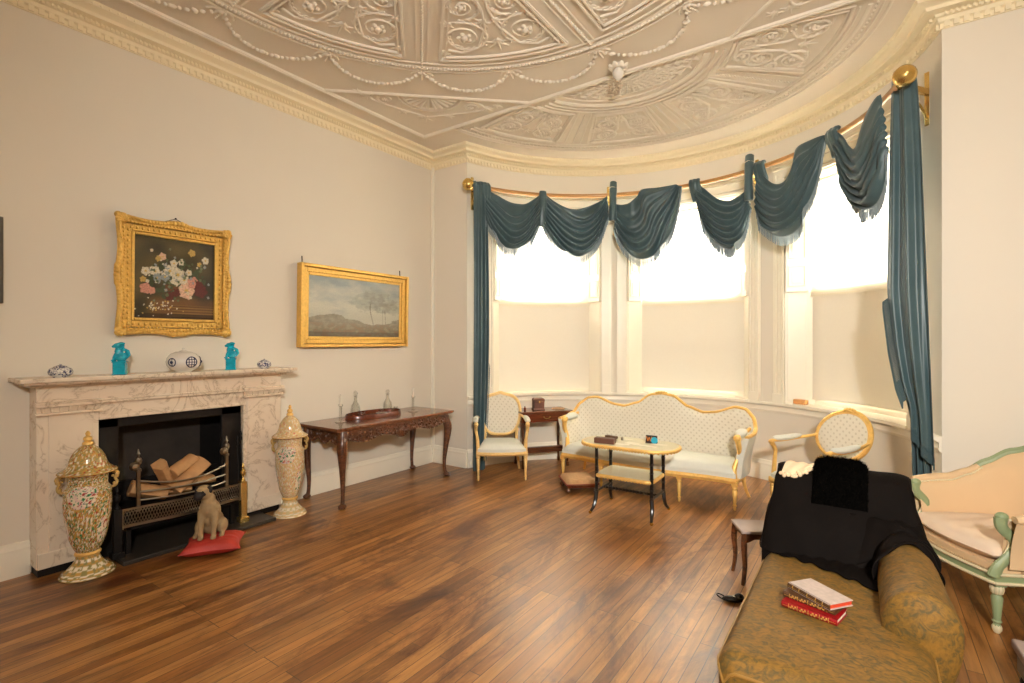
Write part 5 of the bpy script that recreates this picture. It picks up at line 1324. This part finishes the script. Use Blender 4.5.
b.grid(dome, NU, NV); obj('seat', b, 'damask', R, smooth=180)
b = RC(); per = [dome(i/30, 0) for i in range(30)]+[dome(1, i/40) for i in range(40)]+[dome(1-i/30, 1) for i in range(30)]+[dome(0, 1-i/40) for i in range(40)]
b.tube(per, .006, 6, closed=True); obj('piping', b, flat('ochre_piping', (150, 112, 52), .5, var=.15), R)
b = RC(); n = len(per); b.add([(x, y, z) for x, y, z in per]+[(lerp(-.11, x, .985), lerp(2.47, y, .99), .16) for x, y, z in per], [(i, (i+1) % n, n+(i+1) % n, n+i) for i in range(n)]+[tuple(range(n, 2*n))]); obj('seat_side', b, 'damask', R, smooth=60)
for x in (CX0+.05, CX1-.05):
    for y in (CY0+.07, CY1-.07): b = RC(); b.lathe([(0, 0), (.02, 0), (.026, .03), (.018, .05), (.032, .10), (.03, .165), (0, .165)], 14, (x, y, 0)); obj('leg', b, 'mahogany', R)
# rolled bolster arm
BXc, BZc = .145, .475
def bol2(u, v):
    y = lerp(3.16, 2.47, min(1, v/.86)); w = max(0, (v-.86)/.14); q = math.sqrt(max(0, 1-w*w))
    a = PI*1.5+u*2*PI; rx = .112+.012*min(1, v/.86); rz = .128+.010*min(1, v/.86)
    cx_ = BXc+.025*min(1, v/.86); x = cx_+rx*q*cos(a); zc = BZc-.015*min(1, v/.86)
    s_ = sin(a); z = zc+(rz*q*s_ if s_ > 0 else .27*q*s_)
    wr = .0035*noise.noise(Vector((a*2.5, y*14, 5)))
    return (x+wr*cos(a), y-.05*(w**1.5), z+wr*s_)
b = RC(); b.grid(bol2, 48, 50, cu=True); obj('bolster_arm', b, 'damask', R, smooth=180)
# head rest under the black drape
def head(u, v):
    """v: 0 front foot .. up the front, over the roll, down the back .. 1"""
    prof = [(3.02, .43), (3.05, .50), (3.10, .60), (3.17, .69), (3.225, .77), (3.27, .82), (3.33, .845), (3.40, .832), (3.44, .78), (3.44, .70), (3.40, .55), (3.37, .40), (3.36, .22)]
    y, z = interp(prof, v); k = sm((z-.42)/.46)
    x0, x1 = lerp(-.462, -.405, k), lerp(.245, .165, k)
    return x0, x1, y, z
b = RC()
def hd(u, v):
    x0, x1, y, z = head(u, v); e = (1-abs(2*u-1)**10)
    return (lerp(x0, x1, u), lerp(3.28, y, .80+.17*e), lerp(.55, z, .955+.03*e))
b.grid(hd, 24, 40); obj('head_rest', b, 'damask', R, smooth=180)
b = RC(); n = 41
for s_ in (0, 1):
    vs = [hd(s_, j/40) for j in range(41)]; b.add(vs, [tuple(range(41))])
obj('head_rest_side', b, 'damask', R)
# the black cloth
rn = random.Random(4)
def drape(u, v):
    x0, x1, y, z = head(u, v); x = lerp(x0-.012, x1+.012, u)
    e = 1-abs(2*u-1)**12
    f = .006*sin(u*23+v*9+2*sin(v*5))+.005*noise.noise(Vector((u*7, v*6, 1)))+.004*sin((u*11-v*14))
    yy = lerp(3.28, y, 1.03*(.86+.14*e)+f*2); zz = lerp(.55, z, 1.02*(.97+.03*e)+f)
    return (x, yy, zz)
b = MB(); b.grid(drape, 80, 80)
# side fall at left and right
def side(u, v, s_):
    p = Vector(drape(s_, u)); c = Vector((p.x, 3.26, .45)); q = p.lerp(c, v); sg = -1 if s_ == 0 else 1
    return (q.x+sg*(.014*(1-(1-v)**3)+.004*sin(u*40+v*4)), q.y, q.z)
for s_ in (0, 1): b.grid(lambda u, v: side(u, v, s_), 80, 14)
# skirt that spills onto the seat and over the end of the bolster
def skirt(u, v):
    x = lerp(-.468, .06, u)
    reach = .015+.26*u**1.3+.02*noise.noise(Vector((u*14, 3, 1)))+.012*sin(u*37)
    y = 3.035-reach*v; sx_ = max(0, (x+.455)/.6); 
    z = lerp(drape(u*.75, 0.03)[2], dome(min(1, (x-CX0)/(CX1-CX0)), (y-CY0)/(CY1-CY0))[2]+.008, sm(v*2.2))+.005*sin(u*50+v*5)*(1-v)
    return (x, y, z+.004)
b.grid(skirt, 70, 22)
def over(u, v):
    a = lerp(PI*1.02, -.25, u); y = lerp(3.08, 2.985-.03*sin(u*9)-.13*(1-u)**2, v)
    t = (3.16-y)/.69; rx, rz = .112+.012+.012*t, .128+.012+.010*t
    k = .008*sin(u*16+v*6)+.006*sin(v*14+u*5); x = BXc+.025*t+(rx+k)*cos(a); z = BZc-.015*t+(rz+k)*sin(a)*(1 if sin(a) > 0 else 1.3)
    lift = (1-v)**2*.04*sin(min(PI, max(0, a)))
    return (x, y, z+lift)
b.grid(over, 50, 16)
def link(u, v):                                        # the fall from the head rest down to the bolster
    p = Vector(drape(lerp(.55, 1.0, u), .22)); q = Vector(drape(lerp(.55, 1.0, u), .02)).lerp(Vector(over(lerp(.05, .95, u), .2)), sm(u*2.2)); r = p.lerp(q, v); r.z += .02*sin(PI*v)*sm(u*2.2)+.004+.006*sin(u*20+v*6); return tuple(r)
b.grid(link, 24, 14)
o = tag(obj('black_throw', b, 'black_velvet', smooth=180, solid=.004), 'black velvet cloth draped over the head rest and bolster end of the chaise', 'throw')
o.modifiers['t'].offset = 1
# black wool wrap on top of it
b = MB(); rn = random.Random(8)
ctr = lambda x, v: Vector(head(.5, v)[2:]) 
def woolp(u, v):
    x = lerp(-.245, .005, u); vv = lerp(.24, .62, v); x0, x1, y, z = head(.5, vv); e = (1-abs(2*u-1)**4)
    c = Vector((0, 3.28, .55)); p = Vector((x, y, z)); d = (p-Vector((x, 3.28, .60))).normalized()
    h_ = (.020+.030*sm((vv-.22)/.12))*e**.6*(1-.5*abs(2*v-1)**3)+.012*noise.noise(Vector((u*6, v*9, 3)))
    return p+d*(h_+.008), d
b.grid(lambda u, v: tuple(woolp(u, v)[0]), 40, 50)
for i in range(5200):
    u, v = rn.random(), rn.random(); p, d = woolp(u, v); t = Vector((rn.uniform(-1, 1), rn.uniform(-1, 1), rn.uniform(-1, 1)))*.7
    q = p+(d*.8+t)*rn.uniform(.008, .020); w_ = Vector((rn.uniform(-1, 1), rn.uniform(-1, 1), rn.uniform(-1, 1))).normalized()*.0018
    b.add([p-w_, p+w_, q], [(0, 1, 2)])
tag(obj('wool_wrap', b, 'fur', smooth=0), 'shaggy black wool wrap laid over the middle of the draped head rest', 'wrap')
b = MB(); n = 30
def lac(u, v):
    uu = lerp(.065, .30, u)+.0*v-.03*v; vv = lerp(.50, .37+.06*u-.04*sin(u*3.2)-.030*noise.noise(Vector((u*11, 2, 7))), v); p = Vector(drape(uu, vv)); c = Vector((p.x, 3.28, .60)); return tuple(p+(p-c).normalized()*(.010+.003*sin(u*14+v*5)))
b.grid(lac, n, 24)
# scalloped edge
for i in range(16):
    p = lac(i/15, 1); b.ball(p, (.010, .006, .010), 6, 5)
tag(obj('lace_collar', b, 'lace', smooth=180, solid=.003), 'cream scalloped lace piece at the left top of the black draped head rest', 'lace')

# three books
def book(lab, c, rz, L, Wd, T, cover, pages, top_mat=None, spine=None, tilt=0):
    R = thing('book', lab, 'book', c, rz, 'books stacked on the chaise'); R.rotation_euler = (tilt, 0, rz)
    b = MB(); b.box((0, 0, .0018), (L, Wd, .0036)); b.box((0, 0, T-.0018), (L, Wd, .0036)); obj('cover', b, top_mat or cover, R, bevel=.0008)
    b = MB(); b.box((-.001, .003, T/2), (L-.008, Wd-.010, T-.007)); obj('page_block', b, pages, R)
    b = MB(); out = [(-Wd/2+.002, 0), (-Wd/2-.003, T*.25), (-Wd/2-.004, T/2), (-Wd/2-.003, T*.75), (-Wd/2+.002, T), (-Wd/2+.006, T), (-Wd/2+.006, 0)]
    b.slab(out, L, lambda y, z, d: (-L/2+d, y, z)); sp = obj('spine', b, cover, R, smooth=60)
    b = MB()
    b.bb((-L/2+.004, -Wd/2-.0048, T*.40), (L/2-.004, -Wd/2-.003, T*.44))
    for x in (-.36, -.2, 0, .2, .36): b.tube([(x*L, -Wd/2-.002, T*.1), (x*L, -Wd/2-.0058, T*.5), (x*L, -Wd/2-.002, T*.9)], .0014, 5)
    if spine:
        for x in (-.28, -.10, .10, .28):
            for k in range(4): b.ball((x*L+(k-1.5)*.006, -Wd/2-.004, T*(.35+.3*(k % 2))), (.004, .0014, .004), 6, 4)
    obj('gold_bands', b, 'gold_tool', sp, label='gold tooled bands')
    return R
# spines face the camera's left-front
bz = .439
by = (-.165, 2.50)
book('red leather book with gold tooling, lowest of the three on the chaise', (-.18, 2.44, bz), rad(-14), .205, .125, .024, 'book_red', 'paper', spine=True)
book('brown leather book with gold bands, middle of the three on the chaise', (-.18, 2.478, bz+.0245), rad(-18), .200, .125, .022, 'book_brown', 'book_brown', spine=True)
book('book with pale marbled cover and red page edges, on top of the chaise pile', (-.163, 2.478, bz+.047), rad(-38), .200, .125, .024, 'book_brown', 'red_pages', top_mat='book_cover')

# ================================================================ stool beside the chaise
R = thing('small_stool', 'small dark wooden stool with a faded mauve top, left of the draped head rest', 'stool', (-.52, 3.68, 0), rad(28)); 
b = MB(); b.bb((-.21, -.115, .330), (.21, .115, .348)); obj('top', b, 'stool_top', R, bevel=.004)
b = MB()
for s_ in (-1, 1):
    out = [(-.19, .33), (.19, .33), (.19, .27), (.165, .275), (.13, .295), (.0, .300), (-.13, .295), (-.165, .275), (-.19, .27)]
    b.slab(out, .014, lambda a, z, d: (a, s_*.10-.007+d, z))
    b.slab([(-.095, .33), (.095, .33), (.095, .28), (.06, .30), (-.06, .30), (-.095, .28)], .014, lambda a, z, d: (s_*.185-.007+d, a, z))
obj('apron', b, 'mahogany', R)
for x in (-.185, .185):
    for y in (-.095, .095): b = MB(); sx, sy = (1 if x > 0 else -1), (1 if y > 0 else -1); b.tube(curve([(x, y, .33), (x+sx*.008, y+sy*.006, .24), (x, y, .12), (x+sx*.014, y+sy*.010, 0)], 12), lambda t: .021-.009*t, 4); obj('leg', b, 'mahogany', R)
# small black strapped thing on the floor
R = thing('black_shoe', 'small black buckled shoe with a loop strap, on the floor beside the chaise', 'shoe', (-.655, 3.235, 0), rad(200))
b = MB(); b.ball((0, 0, .018), (.062, .026, .018)); b.ball((-.035, 0, .03), (.03, .024, .026)); obj('upper', b, 'slipper', R, remesh=.003)
b = MB(); b.tube([(.055+.035*cos(a), .028*sin(a), .022+.014*cos(a)) for a in [i*PI/10 for i in range(20)]], .0035, 6, closed=True); obj('strap', b, 'slipper', R)
b = MB(); b.lathe([(.010, 0), (.014, .002), (.010, .004)], 14, (-.01, -.0, .036)); obj('buckle', b, 'steel', R)

# ================================================================ green and cream settee chair at the right
R = thing('green_armchair', 'wide pale green and cream painted armchair with peach silk, at the right edge', 'armchair', (.66, 4.10, 0), rad(-61.5))
# local: front toward -Y, width along X
GW, GF, GB = .335, -.30, .30
gp = [(-GW, GF+.05), (-GW-.01, GF+.22), (-GW+.015, GB-.20), (-GW+.10, GB-.03), (-.12, GB+.05), (.12, GB+.05), (GW-.10, GB-.03), (GW-.015, GB-.20), (GW+.01, GF+.22), (GW, GF+.05)]
def gplan(s): return interp(gp, s)
def gtop(s):
    t = min(s, 1-s)*2
    pts = [(0, .625), (.28, .645), (.40, .69), (.50, .76), (.62, .84), (.78, .89), (1, .91)]
    for (a, za), (c, zc) in zip(pts, pts[1:]):
        if t <= c: return lerp(za, zc, sm((t-a)/(c-a))*.5+.5*(t-a)/(c-a))
def gn(s):
    a = gplan(max(0, s-.01)); c = gplan(min(1, s+.01)); d = Vector((c[0]-a[0], c[1]-a[1])).normalized(); return Vector((d.y, -d.x))
def gsh(s, v, off, bulge=0):
    p = gplan(s); n_ = gn(s); q = off+bulge*(1-(2*v-1)**6); k = .05*v*v
    return (p[0]+n_.x*(q-k), p[1]+n_.y*(q-k), lerp(.36, gtop(s), v))
b = MB(); b.grid(lambda s, v: gsh(s, v, .006, .024), 80, 14); obj('back_cushion', b, 'peach', R, smooth=180)
b = MB(); b.grid(lambda s, v: gsh(s, v, -.026), 80, 8); obj('outside_back', b, 'peach', R, smooth=180)
b = MB(); P = [gsh(lerp(.0, 1.0, i/100), 1, -.010) for i in range(101)]
b.tube([(x, y, z+.004) for x, y, z in P[22:79]], .021, 10); b.tube([(x, y-.0, z+.022) for x, y, z in P[22:79]], .010, 8)
obj('top_rail', b, 'green_paint', R)
b = MB(); 
for rng in (P[0:24], P[77:101]):
    b = MB(); b.tube([(x, y, z+.006) for x, y, z in rng], lambda t: .024+.010*sin(PI*t), 10, flat=.8); obj('arm_pad', b, 'peach', R, smooth=60)
b = MB()
for rng in (P[0:24], P[77:101]):
    for off in (-.022,): b.tube([(x*.93, y, z-.004) for x, y, z in rng], .006, 6)
    for i, (x, y, z) in enumerate(rng): b.ball((x*.925, y, z-.004), (.008, .008, .007), 6, 4)
obj('braid', b, 'cream_paint', R)
for s_ in (-1, 1):
    b = MB(); x = s_*GW
    b.ball((x, GF+.03, .628), (.026, .030, .024), 12, 8)
    b.tube(curve([(x, GF+.025, .622), (x+s_*.002, GF+.03, .57), (x, GF+.09, .50), (x-s_*.0, GF+.07, .43), (x-s_*.005, GF+.015, .36), (x-s_*.01, GF+.0, .31)], 18), lambda t: .017+.008*abs(2*t-1), 10, flat=1.3)
    obj('arm_post', b, 'green_paint', R)
    b = MB(); b.tube(curve([(x-s_*.006, GF+.002, .618), (x-s_*.006, GF+.008, .57), (x-s_*.006, GF+.068, .50), (x-s_*.006, GF+.048, .43), (x-s_*.01, GF-.008, .36)], 18), .006, 6); obj('cream_moulding', b, 'cream_paint', R)
def gf(x): return GF-.055*cos(PI/2*x/GW)
xs = [lerp(-GW, GW, i/30) for i in range(31)]
b = MB(); ring_ = [(x, gf(x)) for x in xs]+[(GW+.005, GF+.2), (GW-.01, GB-.2), (GW-.10, GB-.03), (.1, GB+.04), (-.1, GB+.04), (-GW+.10, GB-.03), (-GW+.01, GB-.2), (-GW-.005, GF+.2)]
n = len(ring_); b.prism(ring_, .27, .325); obj('seat_rail', b, 'green_paint', R, bevel=.006)
b = MB(); b.tube([(x*1.01, y*1.01, .322) for x, y in ring_], .009, 6, closed=True); b.tube([(x*1.01, y*1.01, .275) for x, y in ring_], .009, 6, closed=True); obj('rail_moulding', b, 'cream_paint', R)
b = MB(); b.prism([(x*.985, y*.985) for x, y in ring_], .325, .372); obj('seat_border', b, 'peach', R)
b = MB()
for i in range(70):
    t = i/70*n; k = int(t); (x0, y0), (x1, y1) = ring_[k], ring_[(k+1) % n]; f = t-k; b.ball((lerp(x0, x1, f), lerp(y0, y1, f), .336), .007, 6, 4)
b2 = b; obj('braid', b, 'trimcord', R)
b = MB()
def gc(u, v):
    a, c = u*2-1, v*2-1; x = a*(GW-.02-.05*max(0, c)**2); y = lerp(gf(x)+.01, GB-.06-.04*a*a, v); e = (1-a**8)*(1-c**8); return x, y, e
b.grid(lambda u, v: (*gc(u, v)[:2], .415+.052*gc(u, v)[2]**.5+.012*noise.noise(Vector((u*4, v*4, 2)))*gc(u, v)[2]+.004*sin(u*30+6*v)*gc(u, v)[2]), 40, 40)
b.grid(lambda u, v: (*gc(u, v)[:2], .413-.040*gc(u, v)[2]**.5), 40, 20); obj('loose_cushion', b, 'cushion', R, smooth=180)
b = MB(); per = [gc(i/20, 0) for i in range(20)]+[gc(1, i/20) for i in range(20)]+[gc(1-i/20, 1) for i in range(20)]+[gc(0, 1-i/20) for i in range(20)]
b.tube([(x, y, .414) for x, y, e in per], .004, 6, closed=True); obj('cushion_piping', b, 'cushion', R)
for x, y in ((-GW+.03, GF+.03), (GW-.03, GF+.03), (-GW+.08, GB-.06), (GW-.08, GB-.06)):
    b = MB(); b.box((x, y, .285), (.056, .056, .06)); b.lathe([(0, .262), (.022, .262), (.028, .25), (.030, .235), (.024, .21), (.018, .205), (.026, .19), (.016, .07), (.022, .062), (.014, .052), (.020, .035), (.020, .02), (.012, 0), (0, 0)], 18, (x, y, 0), flute=.05); lg_ = obj('leg', b, 'green_paint', R)
    b = MB(); b.lathe([(.020, .262), (.0295, .25), (.0315, .235), (.026, .213), (.018, .205)], 18, (x, y, 0), flute=.1); obj('cream_turning', b, 'cream_paint', lg_)
    b = MB(); b.lathe([(.014, .050), (.0215, .035), (.0215, .018), (.013, .001)], 18, (x, y, 0), flute=.1); obj('cream_turning', b, 'cream_paint', lg_)

# something low and dark cut by the right edge of the photograph
R = thing('low_stool', 'low dark stool with a pale grey top, just cut off by the bottom right corner', 'stool', (.75, 3.05, 0), rad(4)); R.scale = (1, 1, 1.6)
b = MB(); b.bb((-.20, -.17, .10), (.20, .17, .125)); obj('top', b, 'stool_top', R, bevel=.006)
b = MB(); b.bb((-.185, -.155, .04), (.185, .155, .10)); obj('frame', b, 'ebony', R, bevel=.006)
for x in (-.16, .16):
    for y in (-.13, .13): b = MB(); b.lathe([(0, 0), (.016, 0), (.022, .02), (.014, .04), (0, .04)], 12, (x, y, 0)); obj('foot', b, 'ebony', R)

# block on the sill of the right window
p = bow(58.5, 2.36, .883); tag(obj('wooden_block', MB().box((p[0], p[1], p[2]+.026), (.14, .06, .050), rad(-30)), 'block', bevel=.008), 'light brown block lying on the sill at the left end of the right window', 'block')
# ceiling fitting at the chord of the bow
R = thing('ceiling_fitting', 'small frosted glass and plaster rosette fitting hanging from the ceiling before the bow', 'light fitting', (-1.735, 4.06, H))
b = MB()
for k in range(8): a = k*PI/4; b.tube(curve([(0, 0, -.02), (.05*cos(a), .05*sin(a), -.05), (.085*cos(a), .085*sin(a), -.03)], 8), lambda t: .010+.018*sin(PI*t), 8, flat=.5)
b.ball((0, 0, -.03), (.035, .035, .03)); obj('rosette', b, 'plaster', R)
b = MB(); b.lathe([(0, -.15), (.02, -.145), (.045, -.12), (.05, -.09), (.035, -.06), (.02, -.045), (0, -.04)], 20, flute=.08); obj('globe', b, 'china_white', R, smooth=40)
